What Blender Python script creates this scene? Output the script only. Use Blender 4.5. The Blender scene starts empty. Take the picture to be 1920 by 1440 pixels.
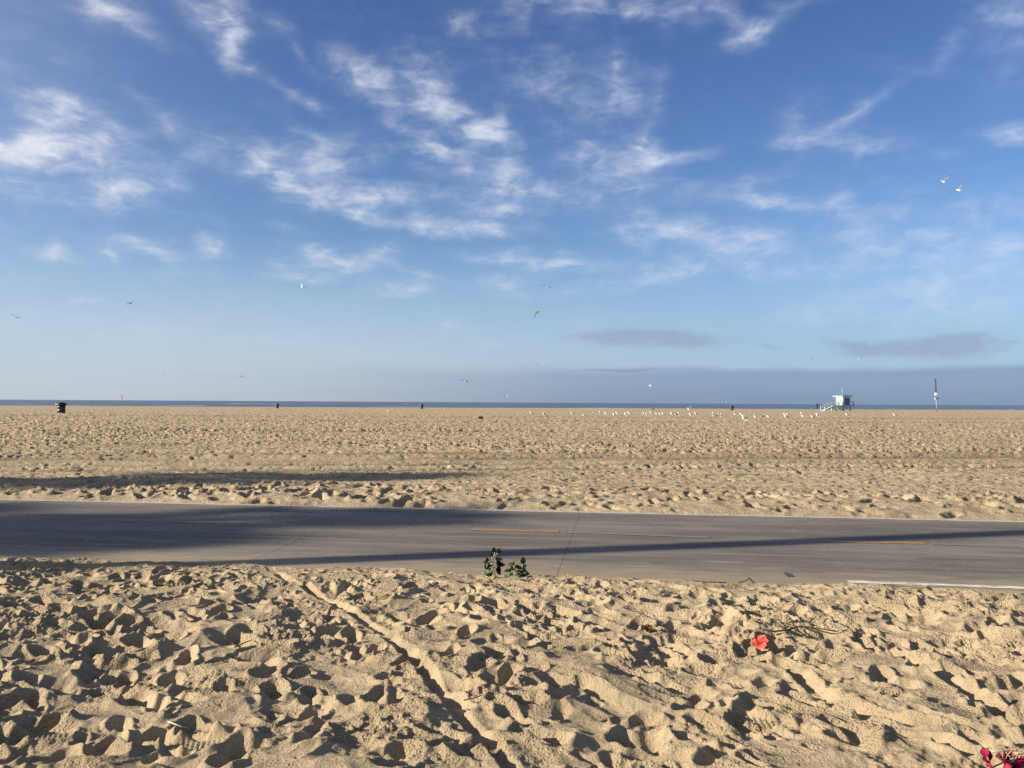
import bpy, bmesh, math, random
import numpy as np
from mathutils import Vector, Matrix

SC = bpy.context.scene
COL = SC.collection
R = math.radians

# ------------------------------------------------------------------ camera
EYE = 1.5
PITCH, ROLL = R(1.235), R(0.32)
FPX, CX, CY = 1600.0, 960.0, 720.0
_f = Vector((0, math.cos(PITCH), math.sin(PITCH)))
_r = Vector((1, 0, 0))
_u = _r.cross(_f)
RT = (_r * math.cos(ROLL) + _u * math.sin(ROLL)).normalized()
UP = (_u * math.cos(ROLL) - _r * math.sin(ROLL)).normalized()
FW = _f
cam_d = bpy.data.cameras.new('camera')
cam_d.sensor_width = 36
cam_d.lens = 36 * FPX / 1920
cam_d.clip_start, cam_d.clip_end = 0.05, 80000
cam = bpy.data.objects.new('camera', cam_d)
COL.objects.link(cam)
cam.matrix_world = Matrix(((RT.x, UP.x, -FW.x, 0), (RT.y, UP.y, -FW.y, 0), (RT.z, UP.z, -FW.z, EYE), (0, 0, 0, 1)))
SC.camera = cam


def ray(px, py):
    return FW + RT * ((px - CX) / FPX) + UP * ((CY - py) / FPX)


def at(px, py, z=0.0):
    d = ray(px, py)
    t = (z - EYE) / d.z
    return Vector((0, 0, EYE)) + d * t


def azel(px, py):
    d = ray(px, py).normalized()
    return math.atan2(d.x, d.y), math.asin(d.z)


# ------------------------------------------------------------------ light
SUN_EL = R(20.5)
_h0, _h1 = at(500, 1049), at(1900, 996)
SHADOW_DIR = math.atan2(_h1.y - _h0.y, _h1.x - _h0.x)   # heading of the shadows, from +X towards +Y
TO_SUN = Vector((-math.cos(SHADOW_DIR) * math.cos(SUN_EL), -math.sin(SHADOW_DIR) * math.cos(SUN_EL), math.sin(SUN_EL)))
SUN_STRENGTH = 5.0
SKY_STRENGTH = 0.058
EXPOSURE = 1.10

sun_d = bpy.data.lights.new('sun', 'SUN')
sun_d.energy = SUN_STRENGTH
sun_d.angle = R(0.53)
sun_d.color = (1.0, 0.895, 0.75)
sun = bpy.data.objects.new('sun', sun_d)
COL.objects.link(sun)
sun.location = (-30, -10, 30)
sun.rotation_euler = (-TO_SUN).to_track_quat('-Z', 'Y').to_euler()

SC.view_settings.view_transform = 'Standard'
SC.view_settings.look = 'None'
SC.view_settings.gamma = 1
SC.view_settings.exposure = EXPOSURE
SC.view_settings.use_curve_mapping = False
SC.cycles.max_bounces = 6
SC.cycles.diffuse_bounces = 3
SC.cycles.use_denoising = False


# ------------------------------------------------------------------ node helpers
class G:
    """small wrapper that writes node graphs as expressions"""

    def __init__(self, nt):
        self.nt = nt

    def n(self, typ, **kw):
        nd = self.nt.nodes.new(typ)
        for k, v in kw.items():
            setattr(nd, k, v)
        return nd

    def put(self, sock, v):
        if isinstance(v, bpy.types.NodeSocket):
            self.nt.links.new(v, sock)
        elif v is not None:
            sock.default_value = v

    def m(self, op, a, b=None, c=None, clamp=False):
        nd = self.n('ShaderNodeMath', operation=op, use_clamp=clamp)
        for i, v in enumerate((a, b, c)):
            self.put(nd.inputs[i], v)
        return nd.outputs[0]

    def add(self, a, b): return self.m('ADD', a, b)
    def sub(self, a, b): return self.m('SUBTRACT', a, b)
    def mul(self, a, b): return self.m('MULTIPLY', a, b)

    def ss(self, v, a, b, to0=0.0, to1=1.0):
        nd = self.n('ShaderNodeMapRange', interpolation_type='SMOOTHSTEP')
        self.put(nd.inputs[0], v)
        for i, x in ((1, a), (2, b), (3, to0), (4, to1)):
            self.put(nd.inputs[i], x)
        return nd.outputs[0]

    def lin(self, v, a, b, to0=0.0, to1=1.0):
        nd = self.n('ShaderNodeMapRange')
        self.put(nd.inputs[0], v)
        for i, x in ((1, a), (2, b), (3, to0), (4, to1)):
            self.put(nd.inputs[i], x)
        return nd.outputs[0]

    def noise(self, vec, scale, detail=4, rough=0.5, dist=0.0, dim='3D'):
        nd = self.n('ShaderNodeTexNoise', noise_dimensions=dim)
        self.put(nd.inputs['Vector'], vec)
        nd.inputs['Scale'].default_value = scale
        nd.inputs['Detail'].default_value = detail
        nd.inputs['Roughness'].default_value = rough
        nd.inputs['Distortion'].default_value = dist
        return nd.outputs['Fac'], nd.outputs['Color']

    def map(self, vec, loc=(0, 0, 0), rot=(0, 0, 0), scale=(1, 1, 1), typ='POINT'):
        nd = self.n('ShaderNodeMapping', vector_type=typ)
        self.put(nd.inputs[0], vec)
        if 'Location' in nd.inputs:
            nd.inputs['Location'].default_value = loc
        nd.inputs['Rotation'].default_value = rot
        nd.inputs['Scale'].default_value = scale
        return nd.outputs[0]

    def mix(self, fac, a, b, blend='MIX'):
        nd = self.n('ShaderNodeMix', data_type='RGBA', blend_type=blend)
        self.put(nd.inputs[0], fac)
        for i, v in ((6, a), (7, b)):
            if isinstance(v, (tuple, list)):
                v = tuple(v) + (1,) if len(v) == 3 else v
            self.put(nd.inputs[i], v)
        return nd.outputs[2]

    def xyz(self, vec):
        nd = self.n('ShaderNodeSeparateXYZ')
        self.put(nd.inputs[0], vec)
        return nd.outputs

    def comb(self, x, y, z):
        nd = self.n('ShaderNodeCombineXYZ')
        for i, v in enumerate((x, y, z)):
            self.put(nd.inputs[i], v)
        return nd.outputs[0]

    def vm(self, op, a, b=None, scale=None):
        nd = self.n('ShaderNodeVectorMath', operation=op)
        self.put(nd.inputs[0], a)
        if b is not None:
            self.put(nd.inputs[1], b)
        if scale is not None:
            self.put(nd.inputs['Scale'], scale)
        return nd.outputs[0]


# ------------------------------------------------------------------ sky
# cirrus: centre and half-axes in photograph pixels (turned into fixed directions of the sky), tilt (deg, + = down to
# the right), density
CLOUDS = [
    (80, 285, 150, 24, -2, 1.25), (30, 280, 90, 26, 0, .8), (180, 262, 70, 14, -12, .5),
    (125, 205, 70, 26, 6, .75), (80, 240, 34, 34, 40, .6), (165, 205, 60, 12, 18, .45),
    (195, 10, 62, 26, 12, .75), (255, 40, 80, 16, 20, .35),
    (405, 28, 52, 26, 10, .8), (428, 60, 24, 44, 0, .5), (470, 125, 62, 14, 28, .38), (432, 90, 14, 34, 0, .3),
    (212, 360, 62, 28, -14, .75), (120, 362, 120, 12, -6, .35), (322, 345, 46, 18, 10, .36), (20, 345, 50, 10, 0, .3),
    (330, 240, 50, 18, 14, .5), (400, 255, 70, 30, 8, .26), (262, 178, 34, 14, 22, .3), (375, 285, 50, 20, -10, .25),
    (515, 308, 72, 24, -4, 1.1), (605, 300, 80, 34, -6, .42), (545, 345, 30, 6, 6, .45),
    (574, 188, 32, 9, 22, .5), (560, 245, 60, 16, 34, .2),
    (662, 128, 44, 24, 20, .6), (725, 160, 70, 22, 34, .36), (800, 165, 70, 44, 20, .5), (770, 205, 60, 10, 12, .45),
    (850, 222, 70, 18, 32, .55), (905, 240, 56, 18, 22, .55), (925, 262, 50, 10, 8, .55), (935, 228, 16, 24, 12, .4),
    (800, 268, 60, 14, 28, .6), (850, 295, 70, 24, 10, .42),
    (685, 368, 92, 20, -3, .85), (670, 403, 52, 14, 14, .6), (830, 370, 110, 16, 0, .34), (600, 375, 70, 24, 0, .25),
    (962, 355, 76, 26, 8, .75), (955, 320, 24, 40, -8, .5), (925, 395, 66, 12, 6, .6),
    (838, 424, 84, 16, 2, .85), (790, 415, 24, 18, 0, .4), (930, 430, 60, 10, 0, .3),
    (1205, 285, 32, 24, 10, 1.05), (1262, 294, 66, 10, -6, .62), (1208, 262, 14, 22, 0, .4),
    (1060, 165, 100, 50, 6, .3), (1170, 175, 40, 50, -8, .3), (1152, 128, 10, 34, 0, .22), (1232, 185, 16, 44, 8, .26),
    (1150, 315, 84, 36, 10, .45), (1210, 350, 100, 14, 4, .3), (1100, 285, 50, 20, 20, .3), (1120, 380, 90, 24, 10, .3),
    (1400, 65, 52, 16, -16, .72), (1418, 58, 20, 20, 0, .5), (1378, 34, 44, 12, 14, .36),
    (1120, 10, 110, 18, 4, .46), (1310, 8, 70, 26, -14, .45), (1500, 2, 50, 8, 0, .4), (1180, 22, 40, 16, 0, .3),
    (875, 46, 32, 16, 4, .35), (970, 18, 40, 30, -20, .25), (515, 45, 20, 14, 0, .2), (560, 90, 40, 12, 60, .2),
    (1500, 265, 48, 11, 4, .5), (1570, 236, 50, 16, -30, .5), (1640, 195, 54, 12, -30, .5), (1630, 268, 80, 13, 2, .42),
    (1500, 225, 40, 40, 0, .24), (1608, 278, 14, 24, 20, .35), (1560, 262, 70, 26, 0, .25),
    (1898, 244, 56, 17, 2, .75), (1900, 30, 70, 40, 10, .46), (1785, 80, 40, 16, -50, .36), (1720, 130, 80, 14, 14, .2),
    (1880, 130, 50, 50, 0, .2), (1770, 290, 60, 14, 0, .2),
    (1250, 437, 84, 22, 4, .62), (1300, 432, 60, 18, -6, .5), (1400, 455, 60, 24, 6, .8), (1200, 420, 30, 30, 30, .3),
    (1440, 380, 120, 12, 2, .5), (1400, 345, 90, 18, -6, .3), (1560, 390, 90, 20, 10, .22), (1330, 478, 90, 10, 0, .3),
    (1015, 490, 90, 13, 6, .62), (1060, 497, 40, 12, -20, .4), (950, 485, 60, 8, 4, .35),
    (600, 478, 52, 12, 22, .56), (650, 495, 70, 14, 12, .56), (725, 470, 34, 16, -8, .45), (740, 500, 90, 8, 14, .32), (575, 500, 60, 10, 0, .25),
    (270, 468, 62, 14, 6, .5), (315, 475, 24, 16, 0, .3), (402, 468, 26, 22, 40, .5), (210, 482, 10, 18, -20, .34),
    (100, 478, 44, 14, 6, .4), (110, 465, 22, 12, 44, .3), (540, 428, 34, 9, 12, .34),
    (568, 521, 52, 9, 0, .46), (762, 541, 54, 14, -3, .56), (938, 528, 34, 18, 20, .42), (958, 545, 34, 12, 14, .22),
    (840, 600, 34, 14, 14, .18), (910, 643, 36, 12, 0, .2), (148, 565, 40, 6, 0, .18), (345, 515, 50, 12, 0, .2),
    (1290, 502, 80, 16, -6, .46), (1412, 502, 28, 20, 10, .42), (1480, 515, 50, 14, 0, .34), (1170, 535, 100, 10, -6, .4),
    (1700, 430, 240, 80, 6, .26), (1800, 510, 200, 70, 0, .26), (1650, 440, 60, 24, 0, .25), (1890, 455, 40, 20, 0, .3),
    (1560, 540, 80, 18, -6, .24), (1510, 590, 50, 20, 0, .2), (1100, 620, 40, 24, 0, .2), (1590, 480, 120, 30, 0, .2),
    (1760, 570, 160, 40, 0, .2), (560, 620, 300, 50, 0, .05), (60, 330, 160, 110, 0, .14), (40, 120, 160, 90, 0, .12),
]
GREY_CLOUDS = [(1210, 634, 120, 15, 2, 1.0), (1290, 640, 50, 14, 10, .6), (1130, 628, 50, 10, 0, .5), (1440, 648, 40, 6, 10, .4),
               (1600, 648, 58, 13, 10, .9), (1680, 652, 70, 12, -4, .8), (1780, 650, 70, 22, 0, 1.2), (1825, 640, 40, 16, 0, .7),
               (1900, 642, 26, 5, 0, .3)]

world = bpy.data.worlds.new('World')
SC.world = world
world.use_nodes = True
wn = world.node_tree
wn.nodes.clear()
g = G(wn)
sky = g.n('ShaderNodeTexSky', sky_type='NISHITA')
sky.sun_disc = False
sky.sun_elevation = SUN_EL
sky.sun_rotation = math.atan2(TO_SUN.x, TO_SUN.y)
sky.altitude = 0
sky.air_density = 1.0
sky.dust_density = 0.6
sky.ozone_density = 1.6
dirv = g.n('ShaderNodeTexCoord').outputs['Generated']
dx, dy, dz = g.xyz(dirv)
az = g.m('ARCTAN2', dx, dy)
el = g.m('ARCSINE', dz)
ae = g.comb(az, el, 0.0)
inv = g.m('DIVIDE', 1.0, g.add(g.m('MAXIMUM', dz, 0.0), 0.16))
pl = g.comb(g.mul(dx, inv), g.mul(dy, inv), 0.0)         # the cirrus layer seen from below
_, warp1 = g.noise(pl, 2.2, 3, .55)
_, warp2 = g.noise(pl, 9.0, 3, .6)
wv = g.vm('ADD', g.vm('SCALE', g.vm('SUBTRACT', warp1, (.5, .5, .5)), scale=0.020),
          g.vm('SCALE', g.vm('SUBTRACT', warp2, (.5, .5, .5)), scale=0.028))
aw = g.vm('ADD', ae, g.vm('MULTIPLY', wv, (1.0, 0.75, 0.0)))


def blobs(lst, vec, grow=1.0):
    acc = None
    for (px, py, rx, ry, ang, a) in lst:
        A, E = azel(px, py)
        c = math.cos(A) ** 2
        nd = g.map(vec, (A, E, 0), (0, 0, R(-ang)), (rx * grow / FPX * c, ry * grow / FPX * max(c, .8), 1), 'TEXTURE')
        gr = g.n('ShaderNodeTexGradient', gradient_type='QUADRATIC_SPHERE')
        wn.links.new(nd, gr.inputs[0])
        acc = g.m('MULTIPLY_ADD', gr.outputs['Fac'], a, acc if acc is not None else 0.0)
    return acc


D = blobs(CLOUDS, aw, 2.35)
wis, _ = g.noise(g.map(ae, rot=(0, 0, R(-18)), scale=(1.0, 1.7, 1)), 25, 8, .58, .4)
fib, _ = g.noise(g.map(aw, rot=(0, 0, R(28)), scale=(1.0, 3.4, 1)), 19, 6, .58, .6)
tex = g.add(g.mul(wis, 1.2), g.mul(fib, .8))                         # mean about 1
lowv, _ = g.noise(pl, 0.9, 5, .55, .4)
# cirrus elsewhere on the sky goes on as in view
outside = g.m('MAXIMUM', g.ss(g.m('ABSOLUTE', az), .62, .85), g.ss(el, .48, .6))
D = g.add(D, g.mul(outside, g.ss(lowv, .5, .72, 0, .8)))
tex2 = g.ss(tex, .60, 1.5)
D = g.m('DIVIDE', D, g.add(1.0, g.mul(D, .42)))
cl = g.mul(g.m('POWER', D, .82), g.add(.34, g.mul(tex2, 1.2)))
veil = g.mul(g.ss(g.mul(lowv, tex), .40, .85), .17)
cl = g.ss(g.add(cl, veil), -.05, 1.30)
cl = g.m('MINIMUM', cl, .88)

S = SKY_STRENGTH
K = 1 / (S * 2 ** EXPOSURE)                                          # display-linear -> background colour


def disp(r, gg, b):
    f = lambda v: ((v / 255 + .055) / 1.055) ** 2.4 if v > 10 else v / 255 / 12.92
    return tuple(f(v) * K for v in (r, gg, b))


base = sky.outputs[0]
SKY_TINT = (0.72, 0.90, 1.16)
SKY_TOP = (0.45, 0.62, 0.99)
base = g.mix(1.0, base, g.mix(g.ss(el, .03, .52), SKY_TINT, SKY_TOP), 'MULTIPLY')
# marine haze low over the sea, paler towards the sun
toleft = g.ss(az, .55, -.6)
sunv = g.n('ShaderNodeVectorMath', operation='DOT_PRODUCT')
wn.links.new(dirv, sunv.inputs[0])
sunv.inputs[1].default_value = TO_SUN
base = g.mix(g.ss(sunv.outputs['Value'], .22, 1.0, 0, .7), base, disp(226, 222, 214))
hz = g.mix(toleft, disp(152, 181, 219), disp(206, 218, 234))
base = g.mix(g.ss(el, .20, .03, 0, .62), base, hz)
base = g.mix(g.ss(az, -.12, -.75, 0, .22), base, disp(160, 180, 212))
cloudc = g.mix(toleft, disp(214, 223, 243), disp(236, 238, 246))
col = g.mix(cl, base, cloudc)
# grey stratus scraps
gn, _ = g.noise(g.map(ae, scale=(1, 2.6, 1)), 46, 6, .62, .3)
_, gw = g.noise(g.map(ae, scale=(1, 2.5, 1)), 14, 4, .6)
ag = g.vm('ADD', ae, g.vm('MULTIPLY', g.vm('SUBTRACT', gw, (.5, .5, .5)), (.04, .012, 0)))
gd = g.ss(g.mul(blobs(GREY_CLOUDS, ag, 2.7), g.add(.0, g.mul(gn, 2.1))), .12, .95, 0, .66)
col = g.mix(gd, col, disp(150, 166, 192))
# stratus bank above the sea horizon
bn, _ = g.noise(g.map(ae, scale=(1, 3.0, 1)), 5.5, 5, .6)
top = g.add(g.add(.0365, g.mul(az, .004)), g.mul(g.sub(bn, .5), .02))
bank = g.ss(el, g.add(top, g.ss(az, .4, -.4, .006, .018)), g.sub(top, g.ss(az, .4, -.4, .003, .014)))
bankc = g.mix(g.ss(az, -.62, .25), disp(203, 208, 217), disp(140, 161, 190))
bankc = g.mix(g.ss(el, .03, .0, 0, .55), bankc, g.mix(g.ss(az, -.62, .25), disp(204, 207, 213), disp(122, 142, 166)))
banka = g.ss(az, -.62, .1, .2, .88)
b2, _ = g.noise(g.map(ae, scale=(1, 9, 1)), 7, 4, .6)
bankc = g.mix(g.mul(g.ss(b2, .5, .7), .22), bankc, disp(160, 172, 196))
col = g.mix(g.mul(bank, banka), col, bankc)
# thin dark bar above the bank
bar_l = blobs([(1170, 694, 150, 5, -1, 1.0), (1700, 700, 220, 5, 1, .5)], ag, 1.6)
col = g.mix(g.ss(bar_l, .1, .8, 0, .55), col, disp(134, 148, 174))
bg = g.n('ShaderNodeBackground')
bg.inputs[1].default_value = S
wn.links.new(col, bg.inputs[0])
wo = g.n('ShaderNodeOutputWorld')
wn.links.new(bg.outputs[0], wo.inputs[0])


# ------------------------------------------------------------------ material helpers
def new_mat(name):
    m = bpy.data.materials.new(name)
    m.use_nodes = True
    nt = m.node_tree
    nt.nodes.clear()
    gg = G(nt)
    p = gg.n('ShaderNodeBsdfPrincipled')
    o = gg.n('ShaderNodeOutputMaterial')
    nt.links.new(p.outputs[0], o.inputs[0])
    return m, gg, p


def bump(gg, p, h, strength, dist):
    b = gg.n('ShaderNodeBump')
    b.inputs['Strength'].default_value = strength
    b.inputs['Distance'].default_value = dist
    gg.put(b.inputs['Height'], h)
    gg.nt.links.new(b.outputs[0], p.inputs['Normal'])
    return b


def simple(name, c, rough=.6, var=.18, scale=9.0, spec=.3, metal=0.0, trans=0.0):
    m, gg, p = new_mat(name)
    tc = gg.n('ShaderNodeTexCoord').outputs['Object']
    f, _ = gg.noise(tc, scale, 5, .6)
    dark = tuple(v * (1 - var) for v in c)
    lite = tuple(min(1, v * (1 + var)) for v in c)
    gg.put(p.inputs['Base Color'], gg.mix(gg.ss(f, .3, .7), dark, lite))
    p.inputs['Roughness'].default_value = rough
    p.inputs['Specular IOR Level'].default_value = spec
    p.inputs['Metallic'].default_value = metal
    return m


def sand_material(name, near):
    m, gg, p = new_mat(name)
    tc = gg.n('ShaderNodeTexCoord').outputs['Object']
    big, _ = gg.noise(tc, .35 if near else .09, 4, .55)
    mid, _ = gg.noise(tc, 5.0 if near else 2.0, 6, .65)
    gra, _ = gg.noise(tc, 420 if near else 60, 3, .7)
    lo_, hi_ = ((.335, .263, .166), (.425, .336, .214)) if near else ((.335, .265, .168), (.43, .344, .222))
    c = gg.mix(gg.ss(mid, .3, .72), lo_, hi_)
    c = gg.mix(gg.mul(gg.ss(big, .45, .7), .35), c, (.26, .203, .128))
    c = gg.mix(gg.mul(gg.ss(gra, .56, .74), .35), c, (.21, .155, .09))
    c = gg.mix(gg.mul(gg.ss(gra, .42, .28), .25), c, (.46, .385, .275))
    gg.put(p.inputs['Base Color'], c)
    p.inputs['Roughness'].default_value = .95
    p.inputs['Specular IOR Level'].default_value = .12
    if not near:
        st_, _ = gg.noise(gg.map(tc, scale=(1, .32, 1)), 3.0, 5, .66)
        c = gg.mix(gg.mul(gg.ss(st_, .53, .66), .50), c, (.185, .142, .090))
        c = gg.mix(gg.mul(gg.ss(st_, .47, .36), .55), c, (.49, .398, .268))
    gg.put(p.inputs['Base Color'], c)
    if near:
        h1, _ = gg.noise(tc, 60, 6, .72)
        pn, _ = gg.noise(tc, 2.6, 4, .6)
        vor = gg.n('ShaderNodeTexVoronoi', feature='F1')
        gg.put(vor.inputs['Vector'], tc)
        vor.inputs['Scale'].default_value = 62
        crumb = gg.mul(gg.ss(vor.outputs['Distance'], .55, .05), gg.ss(pn, .42, .62))
        bump(gg, p, gg.add(gg.mul(h1, gg.ss(pn, .3, .7, .5, 1.0)), gg.mul(crumb, .5)), .95, .028)
    else:
        h1, _ = gg.noise(tc, 7, 7, .74)
        bump(gg, p, h1, .85, .10)
    return m


M_SAND = sand_material('dry_sand', True)
M_SAND_FAR = sand_material('beach_sand_far', False)


# ------------------------------------------------------------------ object helpers
def tag(o, label=None, cat=None, group=None, kind=None):
    for k, v in (('label', label), ('category', cat), ('group', group), ('kind', kind)):
        if v:
            o[k] = v
    return o


def link(name, me, parent=None, mats=()):
    o = bpy.data.objects.new(name, me)
    COL.objects.link(o)
    for mt in mats:
        if me and mt.name not in [x.name for x in me.materials if x]:
            me.materials.append(mt)
    if parent:
        o.parent = parent
    return o


def empty(name, loc=(0, 0, 0), rz=0.0):
    o = bpy.data.objects.new(name, None)
    o.empty_display_size = .1
    COL.objects.link(o)
    o.location = loc
    o.rotation_euler = (0, 0, rz)
    return o


def grid_mesh(name, X, Y, Z, keep=None, mat=None):
    """mesh from 2-D arrays; keep = boolean mask of quads"""
    ny, nx = X.shape
    idx = np.arange(ny * nx, dtype=np.int32).reshape(ny, nx)
    q = np.stack([idx[:-1, :-1], idx[:-1, 1:], idx[1:, 1:], idx[1:, :-1]], -1)
    q = q[keep] if keep is not None else q.reshape(-1, 4)
    used = np.zeros(ny * nx, bool)
    used[q.ravel()] = True
    remap = np.cumsum(used, dtype=np.int32) - 1
    q = remap[q]
    co = np.stack([X, Y, Z], -1).reshape(-1, 3)[used].astype(np.float32)
    me = bpy.data.meshes.new(name)
    me.vertices.add(len(co))
    me.vertices.foreach_set('co', co.ravel())
    nq = len(q)
    me.loops.add(nq * 4)
    me.loops.foreach_set('vertex_index', q.ravel().astype(np.int32))
    me.polygons.add(nq)
    me.polygons.foreach_set('loop_start', np.arange(0, nq * 4, 4, dtype=np.int32))
    me.polygons.foreach_set('use_smooth', np.ones(nq, bool))
    me.update(calc_edges=True)
    if mat:
        me.materials.append(mat)
    return me


# ------------------------------------------------------------------ numpy noise
def _hash(ix, iy, seed):
    h = (ix.astype(np.int64) * 374761393 + iy.astype(np.int64) * 668265263 + seed * 1442695041) & 0xFFFFFFFF
    h = ((h ^ (h >> 13)) * 1274126177) & 0xFFFFFFFF
    h = ((h ^ (h >> 16)) * 2246822519) & 0xFFFFFFFF
    return ((h ^ (h >> 15)) & 0xFFFFFF).astype(np.float32) / 16777216.0


def perlin(x, y, seed=0):
    xi, yi = np.floor(x), np.floor(y)
    xf, yf = (x - xi).astype(np.float32), (y - yi).astype(np.float32)
    xi, yi = xi.astype(np.int64), yi.astype(np.int64)
    u = xf * xf * xf * (xf * (xf * 6 - 15) + 10)
    v = yf * yf * yf * (yf * (yf * 6 - 15) + 10)

    def gr(ax, ay, fx, fy):
        a = _hash(ax, ay, seed) * np.float32(2 * math.pi)
        return np.cos(a) * fx + np.sin(a) * fy
    n00, n10 = gr(xi, yi, xf, yf), gr(xi + 1, yi, xf - 1, yf)
    n01, n11 = gr(xi, yi + 1, xf, yf - 1), gr(xi + 1, yi + 1, xf - 1, yf - 1)
    a = n00 + u * (n10 - n00)
    b = n01 + u * (n11 - n01)
    return (a + v * (b - a)) * 1.4


def clods(x, y, cell, seed, lo=.25, hi=.6, prob=.8):
    """heights (0..1) of scattered rounded crumbs"""
    gx, gy = x / cell, y / cell
    xi, yi = np.floor(gx).astype(np.int64), np.floor(gy).astype(np.int64)
    out = np.zeros(x.shape, np.float32)
    for ox in (-1, 0, 1):
        for oy in (-1, 0, 1):
            cx, cy = xi + ox, yi + oy
            h1, h2, h3 = _hash(cx, cy, seed), _hash(cx, cy, seed + 1), _hash(cx, cy, seed + 2)
            ddx, ddy = gx - (cx + h1), gy - (cy + h2)
            rr = lo + (hi - lo) * h3 * h3
            hgt = np.sqrt(np.maximum(0, rr * rr - ddx * ddx - ddy * ddy))
            hgt[_hash(cx, cy, seed + 3) > prob] = 0
            out = np.maximum(out, hgt)
    return out


def flakes(x, y, cell, seed, tilt=.5):
    """broken crust: every cell of a Voronoi pattern is a tilted flake"""
    gx, gy = x / cell, y / cell
    xi, yi = np.floor(gx).astype(np.int64), np.floor(gy).astype(np.int64)
    best = np.full(x.shape, 9.0, np.float32)
    out = np.zeros(x.shape, np.float32)
    for ox in (-1, 0, 1):
        for oy in (-1, 0, 1):
            cx, cy = xi + ox, yi + oy
            ddx, ddy = (gx - (cx + _hash(cx, cy, seed))).astype(np.float32), (gy - (cy + _hash(cx, cy, seed + 1))).astype(np.float32)
            dd = ddx * ddx + ddy * ddy
            m = dd < best
            best[m] = dd[m]
            hh = _hash(cx, cy, seed + 2)
            v = hh + tilt * ((_hash(cx, cy, seed + 3) - .5) * ddx + (_hash(cx, cy, seed + 4) - .5) * ddy) * 2
            out[m] = v[m]
    return out


def sstep(a, b, x):
    t = np.clip((x - a) / (b - a), 0, 1)
    return t * t * (3 - 2 * t)


def erode(h, lim, iters, rate=.24, periodic=False):
    for _ in range(iters):
        for ax in (0, 1):
            if periodic:
                d = h - np.roll(h, -1, ax)
            else:
                d = h[:-1] - h[1:] if ax == 0 else h[:, :-1] - h[:, 1:]
            mv = np.sign(d) * np.maximum(np.abs(d) - lim, 0) * rate
            if periodic:
                h -= mv
                h += np.roll(mv, 1, ax)
            elif ax == 0:
                h[:-1] -= mv
                h[1:] += mv
            else:
                h[:, :-1] -= mv
                h[:, 1:] += mv
    return h


def footprint(h, X0, Y0, st, cx, cy, th, L, W, dep, rim, tilt, periodic=False, flat=.0):
    """press one trodden print into the height field"""
    ny, nx = h.shape
    rad = L * .95
    i0, i1 = int((cx - rad - X0) / st), int((cx + rad - X0) / st) + 1
    j0, j1 = int((cy - rad - Y0) / st), int((cy + rad - Y0) / st) + 1
    if not periodic:
        i0, i1, j0, j1 = max(i0, 0), min(i1, nx), max(j0, 0), min(j1, ny)
        if i1 - i0 < 3 or j1 - j0 < 3:
            return
    ii, jj = np.arange(i0, i1), np.arange(j0, j1)
    x = (X0 + ii * st - cx)[None, :]
    y = (Y0 + jj * st - cy)[:, None]
    c, s = math.cos(th), math.sin(th)
    u, v = (x * c + y * s) / (L / 2), (-x * s + y * c)
    bw = W / 2 * (1 + .18 * u - .25 * np.exp(-((u + .15) / .3) ** 2))
    vv = v / bw
    r = (np.abs(u) ** 2.6 + np.abs(vv) ** 2.6) ** (1 / 2.6)
    if periodic:
        sub = h[np.ix_(jj % ny, ii % nx)]
    else:
        sub = h[j0:j1, i0:i1]
    w = np.clip((1.12 - r) / .5, 0, 1)
    w = w * w * (3 - 2 * w)
    inside = r < 1
    b = float(sub[inside].mean()) if inside.any() else 0.0
    pit = b - dep * (1 + tilt * u - .25 * np.exp(-((u + .1) / .35) ** 2))
    pit = pit * (1 - flat) + (b - dep) * flat
    push = rim * np.exp(-((r - 1.28) / .24) ** 2) * (1 + .7 * tilt * u + .35 * np.sin(3 * np.arctan2(vv, u) + cx * 7))
    new = sub + (pit - sub) * w + push
    if periodic:
        h[np.ix_(jj % ny, ii % nx)] = new
    else:
        h[j0:j1, i0:i1] = new


# ------------------------------------------------------------------ the path's frame
PA = R(-7.3)
PE = Vector((math.cos(PA), math.sin(PA), 0))          # along the path, to the right
PN = Vector((-math.sin(PA), math.cos(PA), 0))         # across it, towards the sea
T0, T1 = 7.36, 11.86                                    # near and far edge of the concrete


def pt(s, t, z=0.0):
    return PE * s + PN * t + Vector((0, 0, z))


def st_of(x, y):
    return x * PE.x + y * PE.y, x * PN.x + y * PN.y


# ------------------------------------------------------------------ foreground sand
rng = np.random.default_rng(11)
ST = 0.0066
NX0, NX1, NY0, NY1 = -6.1, 6.1, 2.8, 8.9
nx, ny = int((NX1 - NX0) / ST), int((NY1 - NY0) / ST)
gx = (NX0 + ST * np.arange(nx)).astype(np.float32)
gy = (NY0 + ST * np.arange(ny)).astype(np.float32)
GX, GY = np.meshgrid(gx, gy)

CALM = [0]
WHEEL = [(px, py) for px, py in ((505, 1066), (520, 1084), (548, 1104), (600, 1126), (660, 1160), (705, 1186), (735, 1212), (770, 1248), (805, 1290), (838, 1330), (872, 1368), (910, 1408), (950, 1450), (990, 1500))]
RUT2 = [(1462, 1186), (1520, 1192), (1570, 1202), (1620, 1222), (1680, 1250), (1740, 1280), (1800, 1310), (1860, 1346), (1930, 1394)]
RUT3 = [(1200, 1092), (1270, 1112), (1340, 1132), (1400, 1150), (1470, 1172), (1530, 1190)]
RUT4 = [(1460, 1262), (1500, 1290), (1550, 1326), (1610, 1356), (1680, 1384)]


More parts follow.
